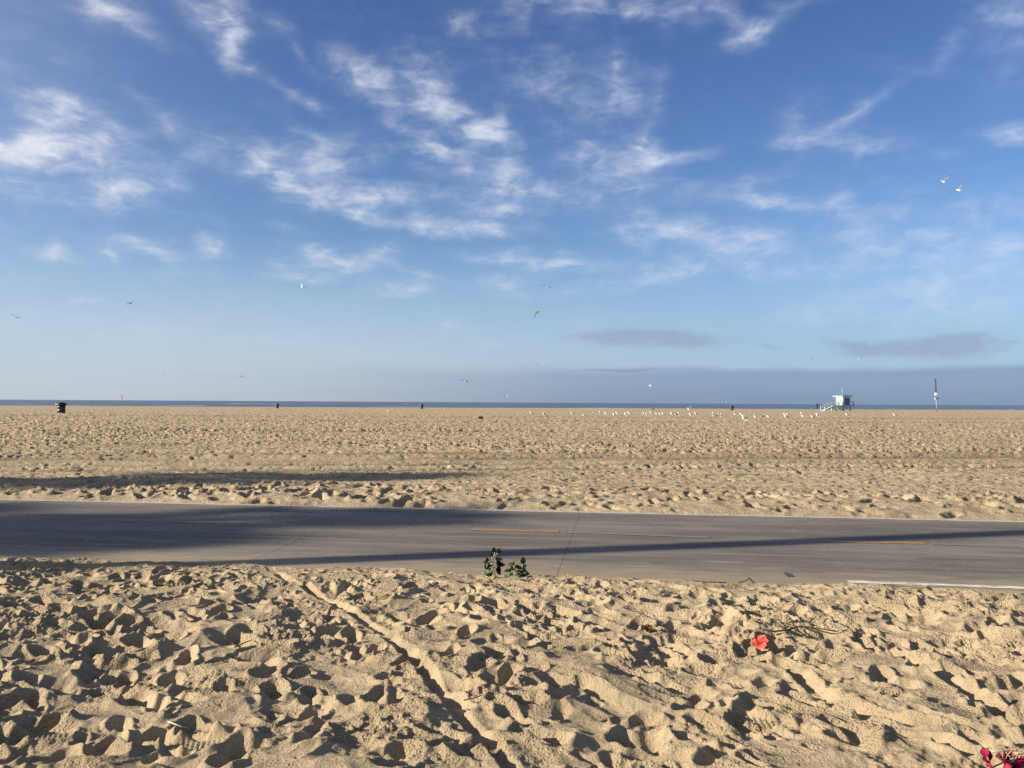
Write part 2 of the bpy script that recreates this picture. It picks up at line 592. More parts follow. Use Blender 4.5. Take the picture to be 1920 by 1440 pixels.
def polyline_dist(pts, X, Y):
    P = [at(px, py) for px, py in pts]
    best = np.full(X.shape, 9.0, np.float32)
    side = np.zeros(X.shape, np.float32)
    for a, b in zip(P[:-1], P[1:]):
        ex, ey = b.x - a.x, b.y - a.y
        l2 = ex * ex + ey * ey
        t = np.clip(((X - a.x) * ex + (Y - a.y) * ey) / l2, 0, 1)
        qx, qy = X - (a.x + t * ex), Y - (a.y + t * ey)
        d = np.sqrt(qx * qx + qy * qy)
        m = d < best
        best[m] = d[m]
        side[m] = np.sign(qx * ey - qy * ex)[m]
    return best, side


def near_sand():
    H = (.030 * perlin(GX * .75, GY * .75, 1) + .024 * perlin(GX * 1.7 + 3, GY * 1.7, 2) + .012 * perlin(GX * 3.6, GY * 3.6, 3)).astype(np.float32)
    wx, wy = GX + .12 * perlin(GX * 2.1, GY * 2.1, 91), GY + .12 * perlin(GX * 2.1, GY * 2.1, 92)
    rid = 1 - np.abs(perlin(wx * 2.0 + .9 * wy, wy * 2.4, 93))
    H = H * 1.2 + .024 * (rid ** 3 - .35)
    rid = 1 - np.abs(perlin(wx * 4.3, wy * 3.6 - 1.2 * wx, 94))
    lw = sstep(-1.6, -.2, GX + .35 * perlin(GX * .8, GY * .8, 95))
    for ang, wgt in ((-52, lw), (30, 1 - lw)):
        ca, sa_ = math.cos(R(ang)), math.sin(R(ang))
        al, ac = wx * ca + wy * sa_, -wx * sa_ + wy * ca
        H = H + wgt * (.036 * perlin(al * 1.0, ac * 3.4, 96) + +.012 * (1 - 2.4 * np.abs(perlin(al * 1.3 + 5, ac * 4.6, 97))))
    H = (H + .014 * (rid ** 3 - .35)).astype(np.float32)
    n = 1200
    for k in range(n):
        cx, cy = rng.uniform(NX0, NX1), rng.uniform(NY0, NY1)
        if abs(cx) > .66 * cy + 1.2:
            continue
        th = rng.choice([0.1, 2.9, -.75, 2.3, .9, -2.2]) + rng.normal(0, .45)
        sc = rng.uniform(.75, 1.15) * (1 if cy < 6.2 else .8)
        footprint(H, NX0, NY0, ST, cx, cy, th, .205 * sc, .086 * sc * rng.uniform(.85, 1.35), rng.uniform(.026, .074) * sc,
                  rng.uniform(.008, .028), rng.uniform(-.5, .5))
    H = erode(H, ST * .70, 44)
    # crumbly drag marks and late, fresher prints
    for k in range(240):
        cx, cy = rng.uniform(-4.8, 4.5), rng.uniform(3.2, 7.4)
        th = rng.choice([0.1, 2.9, -.75, 2.3, .9]) + rng.normal(0, .4)
        footprint(H, NX0, NY0, ST, cx, cy, th, rng.uniform(.17, .26), rng.uniform(.07, .10), rng.uniform(.035, .07),
                  rng.uniform(.010, .024), rng.uniform(-.5, .5))
    for k in range(620):
        cx, cy = rng.uniform(-5.4, 5.4), rng.uniform(3.0, 7.5)
        if abs(cx) > .64 * cy + .8:
            continue
        footprint(H, NX0, NY0, ST, cx, cy, rng.normal(-.5, 1.0), rng.uniform(.06, .15), rng.uniform(.04, .08), rng.uniform(.010, .034),
                  rng.uniform(.004, .012), rng.uniform(-.7, .7))
    H = erode(H, ST * .80, 22)
    for pts, wid, dep, rim in ((WHEEL, .024, .036, .003), (RUT2, .03, .035, .012), (RUT3, .035, .03, .012), (RUT4, .03, .03, .012)):
        d, sd = polyline_dist(pts, GX, GY)
        d = d + .004 * perlin(GX * 9, GY * 9, 5)
        w = 1 - sstep(wid * .8, wid * 1.75, d)
        if pts is WHEEL:
            S_ = np.pad(H, 18, mode='edge').cumsum(0).cumsum(1)
            k_ = 35
            blur = (S_[k_:, k_:] - S_[:-k_, k_:] - S_[k_:, :-k_] + S_[:-k_, :-k_]) / (k_ * k_)
            blur = blur[:ny, :nx]
            calm = .7 * (1 - sstep(.05, .17, d))
            H = H * (1 - calm) + blur * calm
            CALM[0] = 1 - sstep(.05, .15, d)
        lowf = H * .3 - dep + .003 * perlin(GX * 14, GY * 14, 6)
        H = H * (1 - w) + lowf * w + rim * np.exp(-((d - wid * 2.1) / (wid * .7)) ** 2)
    H = erode(H, ST * 1.15, 10)
    for (px, py, th) in ((560, 1108, .3), (640, 1152, 1.2), (722, 1200, -.3), (790, 1262, .8), (862, 1340, 2.2), (930, 1420, .5)):
        c = at(px, py)
        footprint(H, NX0, NY0, ST, c.x + rng.uniform(-.09, .09), c.y, th, .2, .085, rng.uniform(.02, .04), .01, .2)
    H = erode(H, ST * .9, 8)
    # crumbs: lumpy where the crust is broken
    broken = perlin(GX * 1.1 + 7, GY * 1.1, 8) + .5 * perlin(GX * 3.1, GY * 3.1, 9)
    bw = sstep(-.10, .42, broken) * (1 - .8 * CALM[0])
    fx, fy = GX + .012 * perlin(GX * 31, GY * 31, 14), GY + .012 * perlin(GX * 31, GY * 31, 15)
    bw2 = sstep(.0, .5, perlin(GX * 2.3 + 1, GY * 2.3, 16) + .6 * perlin(GX * 6, GY * 6, 17) + .25)
    f1, f2, f3 = flakes(fx, fy, .062, 50), flakes(fx, fy, .031, 60), flakes(fx, fy, .019, 70)
    H += bw * ((.009 + .010 * bw2) * (f1 - .5) + .011 * bw2 * (f2 ** 2 - .3) + .006 * (f3 - .5))
    H += (1 - .75 * bw) * (.003 * bw2 * (f2 - .5) + .012 * clods(GX, GY, .08, 44, .04, .2, .4))
    H += (.003 + .004 * bw) * perlin(GX * 17, GY * 17, 10)
    H = erode(H, ST * 1.5, 2)
    # the leavings of shoe soles
    for (px, py, ang, L, W, pitch, kind) in SOLES:
        c = at(px, py)
        th = R(ang)
        x, y = GX - c.x, GY - c.y
        u, v = x * math.cos(th) + y * math.sin(th), -x * math.sin(th) + y * math.cos(th)
        r = (np.abs(u / (L / 2)) ** 3 + np.abs(v / (W / 2 * (1 + .2 * u / L))) ** 3) ** (1 / 3)
        m = r < 1.5
        if not m.any():
            continue
        w = 1 - sstep(.86, 1.02, r)
        b = float(H[r < 1].mean())
        pl_ = b - .012 + .06 * u
        if kind == 'grid':
            tr = .009 * np.sin(u * 2 * math.pi / pitch / 1.2) * np.sin(v * 2 * math.pi / pitch / 1.2)
        elif kind == 'wave':
            tr = .008 * np.sin((u + .012 * np.sin(v * 60)) * 2 * math.pi / pitch / 1.15)
        else:
            tr = .0038 * np.sin((u + .15 * v) * 2 * math.pi / pitch / 1.0) * (.6 + .8 * np.clip(perlin(GX * 14, GY * 14, 98) + .5, 0, 1))
        H = np.where(m, H * (1 - w) + (pl_ + tr) * w + .012 * np.exp(-((r - 1.12) / .1) ** 2), H)
    # how the sand meets the path: a low bank that thins out over the concrete
    s, t = st_of(GX, GY)
    edge = T0 + .06 + .10 * sstep(-1.2, -3.2, s) - .05 * sstep(2.0, 3.4, s) + .07 * perlin(s * 1.3, t * .5, 12) + .05 * perlin(s * 4, t * 3, 13)
    d = edge - t
    base = np.interp(d, [-.6, -.12, 0, .12, .5, 1.2, 9], [-.2, -.05, -.006, .02, .045, .05, .05]).astype(np.float32)
    amp = np.interp(d, [-.1, 0, .35, 1.0, 9], [.05, .1, .6, 1, 1]).astype(np.float32)
    return base + H * amp, d


SOLES = [(690, 1238, 62, .26, .105, .022, 'bar'), (1012, 1160, 20, .22, .10, .024, 'bar'), (1072, 1200, 70, .27, .10, .024, 'wave'),
         (1158, 1195, 10, .27, .11, .026, 'grid'), (1150, 1250, -40, .24, .10, .026, 'grid'), (1365, 1298, -42, .28, .10, .028, 'grid'),
         (1432, 1372, -50, .29, .115, .028, 'grid'), (75, 1400, 12, .27, .11, .022, 'bar'), (365, 1420, 4, .26, .10, .022, 'bar'),
         (712, 1136, 10, .22, .10, .024, 'bar'), (322, 1110, 14, .24, .10, .03, 'bar'), (1700, 1340, -30, .27, .1, .026, 'wave')]
HN, DN = near_sand()


def near_h(x, y):
    i = min(max(int(round((x - NX0) / ST)), 0), nx - 1)
    j = min(max(int(round((y - NY0) / ST)), 0), ny - 1)
    return float(HN[j, i])




def near_top(x, y, r=.03):
    return max(near_h(x + a * r, y + b * r) for a in (-1, 0, 1) for b in (-1, 0, 1))


qx, qy = GX[:-1, :-1], GY[:-1, :-1]
keepn = (np.abs(qx) < .63 * qy + .9) & (DN[:-1, :-1] > -.5)
ns = link('sand', grid_mesh('sand', GX, GY, HN, keepn, M_SAND))
tag(ns, 'pale dry trodden sand in front of the path', kind='structure')

# ------------------------------------------------------------------ sand beyond the path
TN, TST = 360, .025
TILE = np.zeros((TN, TN), np.float32)


def make_tile():
    global TILE
    r2 = np.random.default_rng(5)
    for k in range(560):
        sc = r2.uniform(.8, 1.25)
        footprint(TILE, 0, 0, TST, r2.uniform(0, 9), r2.uniform(0, 9), r2.uniform(0, 6.28), .30 * sc, .14 * sc, r2.uniform(.03, .075), r2.uniform(.012, .03),
                  r2.uniform(-.5, .5), True)
    TILE = erode(TILE, TST * .95, 8, periodic=True)
    TILE -= TILE.mean()


make_tile()


def tile(x, y):
    fx, fy = (x / TST) % TN, (y / TST) % TN
    i, j = np.floor(fx).astype(int), np.floor(fy).astype(int)
    a, b = (fx - i).astype(np.float32), (fy - j).astype(np.float32)
    i, j = i % TN, j % TN
    i2, j2 = (i + 1) % TN, (j + 1) % TN
    return (TILE[j, i] * (1 - a) + TILE[j, i2] * a) * (1 - b) + (TILE[j2, i] * (1 - a) + TILE[j2, i2] * a) * b


def crest(x):
    return 214 + .22 * x + 4 * np.sin(x * .05)


def far_h(x, y):
    x = np.asarray(x, np.float32)
    y = np.asarray(y, np.float32)
    s, t = st_of(x, y)
    edge = T1 - .03 + .05 * perlin(s * 1.1, t * .4, 40) + .03 * perlin(s * 4, t * 2, 41)
    d = t - edge
    w = sstep(-.25, .25, perlin(x * .23, y * .23, 42))
    c, sn = math.cos(.7), math.sin(.7)
    L = tile(x * 1.6, y * 1.6) * (1 - w) + tile((x * c - y * sn) * 1.6 + 3.3, (x * sn + y * c) * 1.6 + 1.7) * w
    L = np.where(d < 2.6, tile(x, y), L)
    amp = np.interp(d, [-.05, .25, 1.2, 2.2, 3.2, 6, 11, 16, 40, 75, 110, 150], [.1, 1.2, 1.7, 1.4, .8, .95, 1.4, 2.5, 3.2, 2.6, .8, .4])
    amp = amp * (1 + .5 * perlin(x * .09, y * .16, 43))
    r = y - .12 * x + .06 * perlin(x * .1, y * .1, 44)
    flat = np.zeros_like(x)
    groove = np.zeros_like(x)
    for r0, wd, dp in ((18.6, .24, .06), (20.1, .26, .07), (22.3, .3, .08), (24.4, .28, .07), (29.5, .3, .06), (41.5, .5, .10), (44.0, .4, .08), (63, .6, .10), (82, .8, .12)):
        q = np.exp(-((r - r0) / wd) ** 2)
        flat = np.maximum(flat, q * .8)
        groove -= dp * q
        groove += dp * .6 * np.exp(-((r - r0 - 2 * wd) / wd) ** 2)
    flat = np.maximum(flat, .65 * np.exp(-((r - 21.3) / 1.3) ** 2))
    teeth = np.zeros_like(x)
    for r0 in (14.55, 15.25, 16.2, 17.0, 20.8):
        q = np.exp(-((r - r0) / .2) ** 4)
        teeth += q * .014 * np.sin((x + 1.1 * np.abs(r - r0)) * 2 * math.pi / .27)
        flat = np.maximum(flat, q * .75)
    z = np.interp(d, [-.5, -.1, 0, .15, .6, 2.4, 4], [-.2, -.05, -.004, .025, .06, .06, .045])
    z = z + amp * L * (1 - flat) + (groove + teeth) * sstep(.2, 1.5, d)
    z = z + amp * .016 * (1 - flat) * (1 - np.abs(perlin(x * 2.6 + .5 * y, y * 2.6, 47)) * 2.2)
    z = z + .03 * perlin(x * .6, y * .6, 45) * sstep(.3, 2, d) + .008 * perlin(x * 7, y * 7, 46) * sstep(0, .5, d)
    cr = crest(x)
    z = z - sstep(0, 46, y - cr) * 3.4 + .10 * np.exp(-((y - cr + 6) / 9.0) ** 2)
    return z


ks = np.linspace(-.72, .72, 700)
rows = [10.85]
while rows[-1] < 300:
    rows.append(rows[-1] * 1.0030)
FY, FK = np.meshgrid(np.array(rows), ks, indexing='ij')
FX = FY * FK
FZ = far_h(FX, FY)
fs, ft = st_of(FX, FY)
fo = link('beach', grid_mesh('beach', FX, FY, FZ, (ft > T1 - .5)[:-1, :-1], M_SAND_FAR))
tag(fo, 'wide sand beach between the path and the sea', kind='structure')

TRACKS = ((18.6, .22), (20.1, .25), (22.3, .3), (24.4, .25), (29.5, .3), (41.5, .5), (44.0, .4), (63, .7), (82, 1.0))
# wet sand shows where the beach falls to the water
gw_ = G(M_SAND_FAR.node_tree)
pw = [n_ for n_ in M_SAND_FAR.node_tree.nodes if n_.type == 'BSDF_PRINCIPLED'][0]
src = pw.inputs['Base Color'].links[0].from_socket
tcw = gw_.n('ShaderNodeTexCoord').outputs['Object']
zw = gw_.xyz(tcw)[2]
nwz, _ = gw_.noise(tcw, .08, 3, .5)
wet = gw_.ss(gw_.add(zw, gw_.mul(gw_.sub(nwz, .5), .3)), -.06, -.5)
xw, yw_, _zw = gw_.xyz(tcw)
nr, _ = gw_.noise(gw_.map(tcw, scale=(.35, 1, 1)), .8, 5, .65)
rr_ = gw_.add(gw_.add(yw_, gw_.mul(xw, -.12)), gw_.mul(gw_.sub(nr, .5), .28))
tr_ = None  # dark bands paint the ruts' own shadow into the sand colour
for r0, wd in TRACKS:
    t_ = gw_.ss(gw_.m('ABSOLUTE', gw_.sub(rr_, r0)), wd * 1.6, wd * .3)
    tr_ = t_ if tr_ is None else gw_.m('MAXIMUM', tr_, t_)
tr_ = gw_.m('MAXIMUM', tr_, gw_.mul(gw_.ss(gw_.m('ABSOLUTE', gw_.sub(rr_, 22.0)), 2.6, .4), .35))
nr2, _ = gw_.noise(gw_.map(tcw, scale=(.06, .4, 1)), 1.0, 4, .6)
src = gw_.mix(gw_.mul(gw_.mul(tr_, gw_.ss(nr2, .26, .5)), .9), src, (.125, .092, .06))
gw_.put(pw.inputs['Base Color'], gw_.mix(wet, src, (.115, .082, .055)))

# the rest of the ground, out of the frame, so that light bounces as it should
me = bpy.data.meshes.new('ground')
bm = bmesh.new()
v = [bm.verts.new(p) for p in ((-400, -300, -.22), (400, -300, -.22), (400, 200, -.22), (-400, 160, -.22))]
bm.faces.new(v)
bm.to_mesh(me)
bm.free()
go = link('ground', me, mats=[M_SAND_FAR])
tag(go, 'sand under and around the path', kind='structure')


# ------------------------------------------------------------------ mesh builder
class MB:
    def __init__(self):
        self.bm = bmesh.new()
        self.mi = 0

    def _mark(self, faces):
        for f in faces:
            f.material_index = self.mi

    def box(self, size, loc=(0, 0, 0), rot=None, taper=1.0):
        vs = []
        mt = rot.to_matrix() if rot is not None else Matrix.Identity(3)
        for z in (-.5, .5):
            k = taper if z > 0 else 1
            for x, y in ((-.5, -.5), (.5, -.5), (.5, .5), (-.5, .5)):
                vs.append(self.bm.verts.new(mt @ Vector((x * size[0] * k, y * size[1] * k, z * size[2])) + Vector(loc)))
        fs = [self.bm.faces.new([vs[i] for i in f]) for f in ((3, 2, 1, 0), (4, 5, 6, 7), (0, 1, 5, 4), (1, 2, 6, 5), (2, 3, 7, 6), (3, 0, 4, 7))]
        self._mark(fs)
        return self

    def bar(self, a, b, w, h=None):
        a, b = Vector(a), Vector(b)
        d = b - a
        q = d.to_track_quat('Z', 'Y')
        return self.box((w, h or w, d.length), (a + b) / 2, q)

    def tube(self, pts, rad, n=8, cap=True):
        pts = [Vector(p) for p in pts]
        rings = []
        for i, p in enumerate(pts):
            d = (pts[min(i + 1, len(pts) - 1)] - pts[max(i - 1, 0)]).normalized()
            q = d.to_track_quat('Z', 'Y')
            rr = rad[i] if isinstance(rad, (list, tuple)) else rad
            rings.append([self.bm.verts.new(p + q @ Vector((rr * math.cos(2 * math.pi * k / n), rr * math.sin(2 * math.pi * k / n), 0))) for k in range(n)])
        return self.loft(rings, cap)

    def loft(self, rings, cap=True):
        n = len(rings[0])
        fs = []
        for a, b in zip(rings[:-1], rings[1:]):
            for k in range(n):
                fs.append(self.bm.faces.new((a[k], a[(k + 1) % n], b[(k + 1) % n], b[k])))
        if cap:
            fs.append(self.bm.faces.new(rings[0][::-1]))
            fs.append(self.bm.faces.new(rings[-1]))
        self._mark(fs)
        for f in fs[:-2] if cap else fs:
            f.smooth = True
        return self

    def lathe(self, prof, n=20, cap=True):
        return self.loft([[self.bm.verts.new((r * math.cos(2 * math.pi * k / n), r * math.sin(2 * math.pi * k / n), z)) for k in range(n)] for r, z in prof], cap)

    def mesh(self, name, mats, bevel=0.0):
        if bevel:
            bmesh.ops.bevel(self.bm, geom=list(self.bm.edges), offset=bevel, segments=1, affect='EDGES', profile=.5)
        bmesh.ops.recalc_face_normals(self.bm, faces=self.bm.faces)
        me_ = bpy.data.meshes.new(name)
        self.bm.to_mesh(me_)
        self.bm.free()
        for mt in mats:
            me_.materials.append(mt)
        return me_

    def build(self, name, mats, parent=None, bevel=0.0):
        if not isinstance(mats, (list, tuple)):
            mats = [mats]
        return link(name, self.mesh(name, mats, bevel), parent)


# ------------------------------------------------------------------ the concrete path
def concrete_material():
    m, gg, p = new_mat('path_concrete')
    tc = gg.n('ShaderNodeTexCoord').outputs['Object']          # slabs share the path's own axes
    x, y, z = gg.xyz(tc)
    big, _ = gg.noise(gg.map(tc, scale=(.35, 1.1, 1)), 1.1, 5, .6, .5)
    strk, _ = gg.noise(gg.map(tc, scale=(.22, 5.5, 1)), 1.5, 6, .62, .2)
    fine, _ = gg.noise(tc, 46, 5, .7)
    spk, _ = gg.noise(gg.map(tc, scale=(.22, 1.5, 1)), 15, 5, .62)
    c = gg.mix(gg.ss(big, .32, .7), (.102, .089, .072), (.172, .151, .122))
    big2, _ = gg.noise(gg.map(tc, scale=(.16, .9, 1), loc=(4, 2, 0)), 1.6, 5, .62)
    c = gg.mix(gg.mul(gg.ss(big2, .5, .66), .8), c, (.195, .173, .140))
    c = gg.mix(gg.mul(gg.ss(big2, .46, .34), .65), c, (.095, .083, .068))
    c = gg.mix(gg.mul(gg.ss(strk, .5, .72), .75), c, (.088, .077, .062))
    c = gg.mix(gg.mul(gg.ss(strk, .44, .3), .6), c, (.235, .209, .166))
    c = gg.mix(gg.mul(gg.ss(fine, .45, .75), .35), c, (.075, .067, .06))
    c = gg.mix(gg.mul(gg.ss(spk, .62, .70), .6), c, (.36, .325, .27))
    c = gg.mix(gg.mul(gg.ss(spk, .38, .30), .6), c, (.055, .05, .045))
    vor = gg.n('ShaderNodeTexVoronoi', feature='F1')
    gg.put(vor.inputs['Vector'], gg.vm('ADD', gg.map(tc, scale=(.55, 2.6, 1)), gg.vm('SCALE', gg.noise(tc, 6, 3, .6)[1], scale=.35)))
    vor.inputs['Scale'].default_value = 1.6
    pick = gg.xyz(vor.outputs['Color'])
    mark = gg.mul(gg.ss(vor.outputs['Distance'], .30, .12), gg.ss(pick[0], .80, .84))
    c = gg.mix(gg.mul(mark, .7), c, (.062, .056, .05))
    mark2 = gg.mul(gg.ss(vor.outputs['Distance'], .26, .08), gg.ss(pick[1], .84, .88))
    c = gg.mix(gg.mul(mark2, .55), c, (.27, .245, .205))
    # blown sand lies along both edges
    sn, _ = gg.noise(gg.map(tc, scale=(.6, 1.6, 1)), 3.2, 6, .65)
    e1 = gg.ss(gg.add(y, gg.mul(gg.sub(sn, .5), 1.7)), T0 + .85, T0 + .1)
    e2 = gg.ss(gg.add(y, gg.mul(gg.sub(sn, .5), .5)), T1 - .40, T1 - .02)
    c = gg.mix(gg.mul(gg.m('MAXIMUM', e1, e2), .8), c, (.275, .218, .14))
    # tyre rubber and wear along the two lanes
    gg.put(p.inputs['Base Color'], c)
    p.inputs['Roughness'].default_value = .78
    p.inputs['Specular IOR Level'].default_value = .35
    h, _ = gg.noise(tc, 60, 5, .65)
    bump(gg, p, gg.add(gg.mul(h, .5), gg.mul(strk, .5)), .3, .012)
    return m


def paint_material(name, c, conc, cover):
    m, gg, p = new_mat(name)
    tc = gg.n('ShaderNodeTexCoord').outputs['Object']
    n1, _ = gg.noise(gg.map(tc, scale=(.7, 2.2, 1)), 11, 6, .68)
    n2, _ = gg.noise(tc, 60, 3, .6)
    w = gg.ss(gg.add(gg.mul(n1, .7), gg.mul(n2, .3)), cover, cover - .14)
    gg.put(p.inputs['Base Color'], gg.mix(w, conc, c))
    p.inputs['Roughness'].default_value = .7
    return m


M_CONC = concrete_material()
M_JOINT = simple('joint_filler', (.115, .10, .088), .9)
M_YEL = paint_material('yellow_paint', (.38, .19, .045), (.145, .115, .08), .58)
M_YELW = paint_material('worn_yellow_paint', (.30, .165, .055), (.145, .120, .088), .50)
M_WHITE = paint_material('white_line_paint', (.64, .61, .55), (.26, .22, .17), .60)
M_WHITE_WORN = paint_material('worn_white_paint', (.48, .45, .39), (.22, .19, .145), .60)
M_PALE = paint_material('faded_lane_paint', (.27, .245, .205), (.15, .134, .115), .50)

path = empty('path', (0, 0, 0), PA)
tag(path, 'grey concrete beach path crossing the picture', kind='structure')
bed = MB().box((130, T1 - T0 + .06, .12), (0, (T0 + T1) / 2, -.0635)).build('joint_filler', M_JOINT, path)
joints = [-60, -13.2, -9.9, -6.75, -3.45, -.55, 2.05, 4.45, 7.6, 10.9, 14.2, 60]
jr = random.Random(3)


def slab(a, b):
    n_ = 26
    bm_ = bmesh.new()
    gap = .0009
    # side rings with slightly ragged joint edges
    top_ = []
    for k in range(n_ + 1):
        t = T0 + (T1 - T0) * k / n_
        top_.append((a + gap + jr.uniform(0, .0014), b - gap - jr.uniform(0, .0014), t))
    ch = .0012
    L1 = [(bm_.verts.new((p0 + ch, t, 0)), bm_.verts.new((p1 - ch, t, 0))) for p0, p1, t in top_]
    L0 = [(bm_.verts.new((p0, t, -ch)), bm_.verts.new((p1, t, -ch))) for p0, p1, t in top_]
    LB = [(bm_.verts.new((p0, t, -.10)), bm_.verts.new((p1, t, -.10))) for p0, p1, t in top_]
    for k in range(n_):
        bm_.faces.new((L1[k][0], L1[k][1], L1[k + 1][1], L1[k + 1][0]))
        bm_.faces.new((L0[k][0], L1[k][0], L1[k + 1][0], L0[k + 1][0]))
        bm_.faces.new((L1[k][1], L0[k][1], L0[k + 1][1], L1[k + 1][1]))
        bm_.faces.new((LB[k][0], L0[k][0], L0[k + 1][0], LB[k + 1][0]))
        bm_.faces.new((L0[k][1], LB[k][1], LB[k + 1][1], L0[k + 1][1]))
    for k in (0, n_):
        bm_.faces.new((L1[k][0], L0[k][0], L0[k][1], L1[k][1]))
        bm_.faces.new((L0[k][0], LB[k][0], LB[k][1], L0[k][1]))
    bmesh.ops.recalc_face_normals(bm_, faces=bm_.faces)
    me_ = bpy.data.meshes.new('concrete_slab')
    bm_.to_mesh(me_)
    bm_.free()
    me_.materials.append(M_CONC)
    return link('concrete_slab', me_, path)


for a, b in zip(joints[:-1], joints[1:]):
    slab(a, b)


def strip(name, mat, pts_l, pts_r, z, parent):
    me_ = bpy.data.meshes.new(name)
    bm_ = bmesh.new()
    A = [bm_.verts.new((x, y, z)) for x, y in pts_l]
    B = [bm_.verts.new((x, y, z)) for x, y in pts_r]
    for k in range(len(A) - 1):
        bm_.faces.new((A[k], B[k], B[k + 1], A[k + 1]))
    bmesh.ops.recalc_face_normals(bm_, faces=bm_.faces)
    bm_.to_mesh(me_)
    bm_.free()
    me_.materials.append(mat)
    return link(name, me_, parent)


def ragged(s0, t0, s1, t1, w, n_, jit, seed):
    q = random.Random(seed)
    l, r = [], []
    for k in range(n_ + 1):
        f = k / n_
        s, t = s0 + (s1 - s0) * f, t0 + (t1 - t0) * f
        l.append((s, t - w / 2 + q.uniform(-jit, jit)))
        r.append((s, t + w / 2 + q.uniform(-jit, jit)))
    return l, r


def stl(px, py):
    p = at(px, py)
    return st_of(p.x, p.y)


for i, (a, b) in enumerate((((310, 979), (462, 981)), ((884, 993), (1048, 997)), ((1536, 1015), (1734, 1019)))):
    sa, sb = stl(*a), stl(*b)
    l, r = ragged(sa[0], sa[1], sb[0], sb[1], .125, 24, .006, i)
    strip('lane_dash', M_YELW if i == 0 else M_YEL, l, r, .004, path)
for i, (a, b) in enumerate((((1060, 998), (1330, 1008)), ((1745, 1020), (1960, 1028)))):
    sa, sb = stl(*a), stl(*b)
    l, r = ragged(sa[0], sa[1], sb[0], sb[1], .10, 24, .012, 30 + i)
    strip('faded_dash', M_PALE, l, r, .004, path)
sa, sb = stl(1590, 1091), stl(1920, 1103)
sl = (sb[1] - sa[1]) / (sb[0] - sa[0])
l, r = ragged(sa[0], sa[1], 9.0, sa[1] + sl * (9 - sa[0]), .095, 60, .008, 9)
strip('edge_line', M_WHITE, l, r, .004, path)
l, r = ragged(-16, T1 - .13, 16, T1 - .09, .12, 160, .012, 10)
strip('edge_line', M_WHITE_WORN, l, r, .004, path)

# dark oil patch by a joint
M_OIL = simple('tar_patch', (.06, .056, .052), .55, .3, 30)
sa = stl(1478, 1078)
bmo = bmesh.new()
q = random.Random(4)
vs = [bmo.verts.new((sa[0] + (.036 + q.uniform(-.012, .012)) * math.cos(k * .52), sa[1] + (.10 + q.uniform(-.03, .03)) * math.sin(k * .52), .0045)) for k in range(12)]
bmo.faces.new(vs)
meo = bpy.data.meshes.new('tar_patch')
bmo.to_mesh(meo)
bmo.free()
link('tar_patch', meo, path, [M_OIL])

# ------------------------------------------------------------------ the sea
SEA = -1.25


def sea_material():
    m, gg, p = new_mat('sea_water')
    tc = gg.n('ShaderNodeTexCoord').outputs['Object']
    x, y, z = gg.xyz(tc)
    n1, _ = gg.noise(gg.map(tc, scale=(.05, .22, 1)), 1.0, 6, .62, .3)
    n2, _ = gg.noise(gg.map(tc, scale=(.004, .02, 1)), 1.0, 5, .6)
    c = gg.mix(gg.ss(n2, .35, .65), (.050, .072, .098), (.075, .098, .122))
    near_ = gg.ss(y, 620, 420)
    c = gg.mix(gg.mul(near_, .3), c, (.10, .12, .125))
    f1, _ = gg.noise(gg.map(tc, scale=(.012, .09, 1)), 1.0, 6, .65)
    foam = gg.mul(gg.ss(f1, .60, .68), gg.ss(z, SEA + .22, SEA + .5))
    f2, _ = gg.noise(gg.map(tc, scale=(.008, .05, 1), loc=(3, 1, 0)), 1.0, 5, .6)
    foam = gg.m('MAXIMUM', foam, gg.mul(gg.ss(f2, .57, .63), gg.ss(y, 470, 395)))
    gg.put(p.inputs['Base Color'], gg.mix(gg.mul(foam, .85), c, (.62, .64, .64)))
    gg.put(p.inputs['Roughness'], gg.mix(foam, (.32,) * 3, (.9,) * 3))
    p.inputs['IOR'].default_value = 1.33
    bump(gg, p, n1, .5, .8)
    return m


M_SEA = sea_material()
sr = [236.0]
while sr[-1] < 1500:
    sr.append(sr[-1] + .9 + (sr[-1] - 236) * .004)
while sr[-1] < 60000:
    sr.append(sr[-1] * 1.25)
sk = np.linspace(-1.15, 1.15, 150)
SY, SK = np.meshgrid(np.array(sr), sk, indexing='ij')
SX = SY * SK
yy = SY - .10 * SX + 9 * perlin(SX * .012, SY * .012, 60)
wv_ = np.zeros_like(SY)
for y0, a_, wd in ((420, .34, 4), (455, .4, 4.5), (500, .42, 5), (560, .5, 6), (635, .5, 7), (730, .6, 8), (860, .6, 9), (1010, .7, 10), (1200, .7, 12)):
    prof = np.exp(-((yy - y0) / wd) ** 2)
    wv_ += a_ * prof * (.45 + .9 * np.clip(perlin(SX * .010 + y0, SY * 0 + y0 * .37, 61) + .35, 0, 1.2))
SZ = SEA + wv_ * (SY < 1400) + .06 * perlin(SX * .1, SY * .2, 62) * (SY < 1400)
so = link('sea', grid_mesh('sea', SX, SY, SZ, None, M_SEA))
tag(so, 'calm grey blue sea with low waves up to the horizon', kind='structure')



def foot(px, py, far=True):
    """a point of the sand under a place seen in the photograph"""
    z = 0.03
    for _ in range(4):
        p = at(px, py, z)
        z = float(far_h(np.array([p.x]), np.array([p.y]))[0]) if far else near_h(p.x, p.y)
    p = at(px, py, z)
    return Vector((p.x, p.y, float(far_h(np.array([p.x]), np.array([p.y]))[0]) if far else near_h(p.x, p.y)))


# ------------------------------------------------------------------ lifeguard tower
M_TWHITE = simple('pale_paint', (.40, .50, .49), .55, .08, 3)
M_TBLUE = simple('pale_blue_paint', (.17, .27, .31), .55, .1, 3)
M_TROOF = simple('roof_felt', (.12, .15, .15), .8, .2, 3)
M_SHUT = simple('dark_blue_shutter', (.045, .07, .14), .5, .2, 4)
M_DARK = simple('dark_metal', (.03, .033, .035), .5, .2, 8)

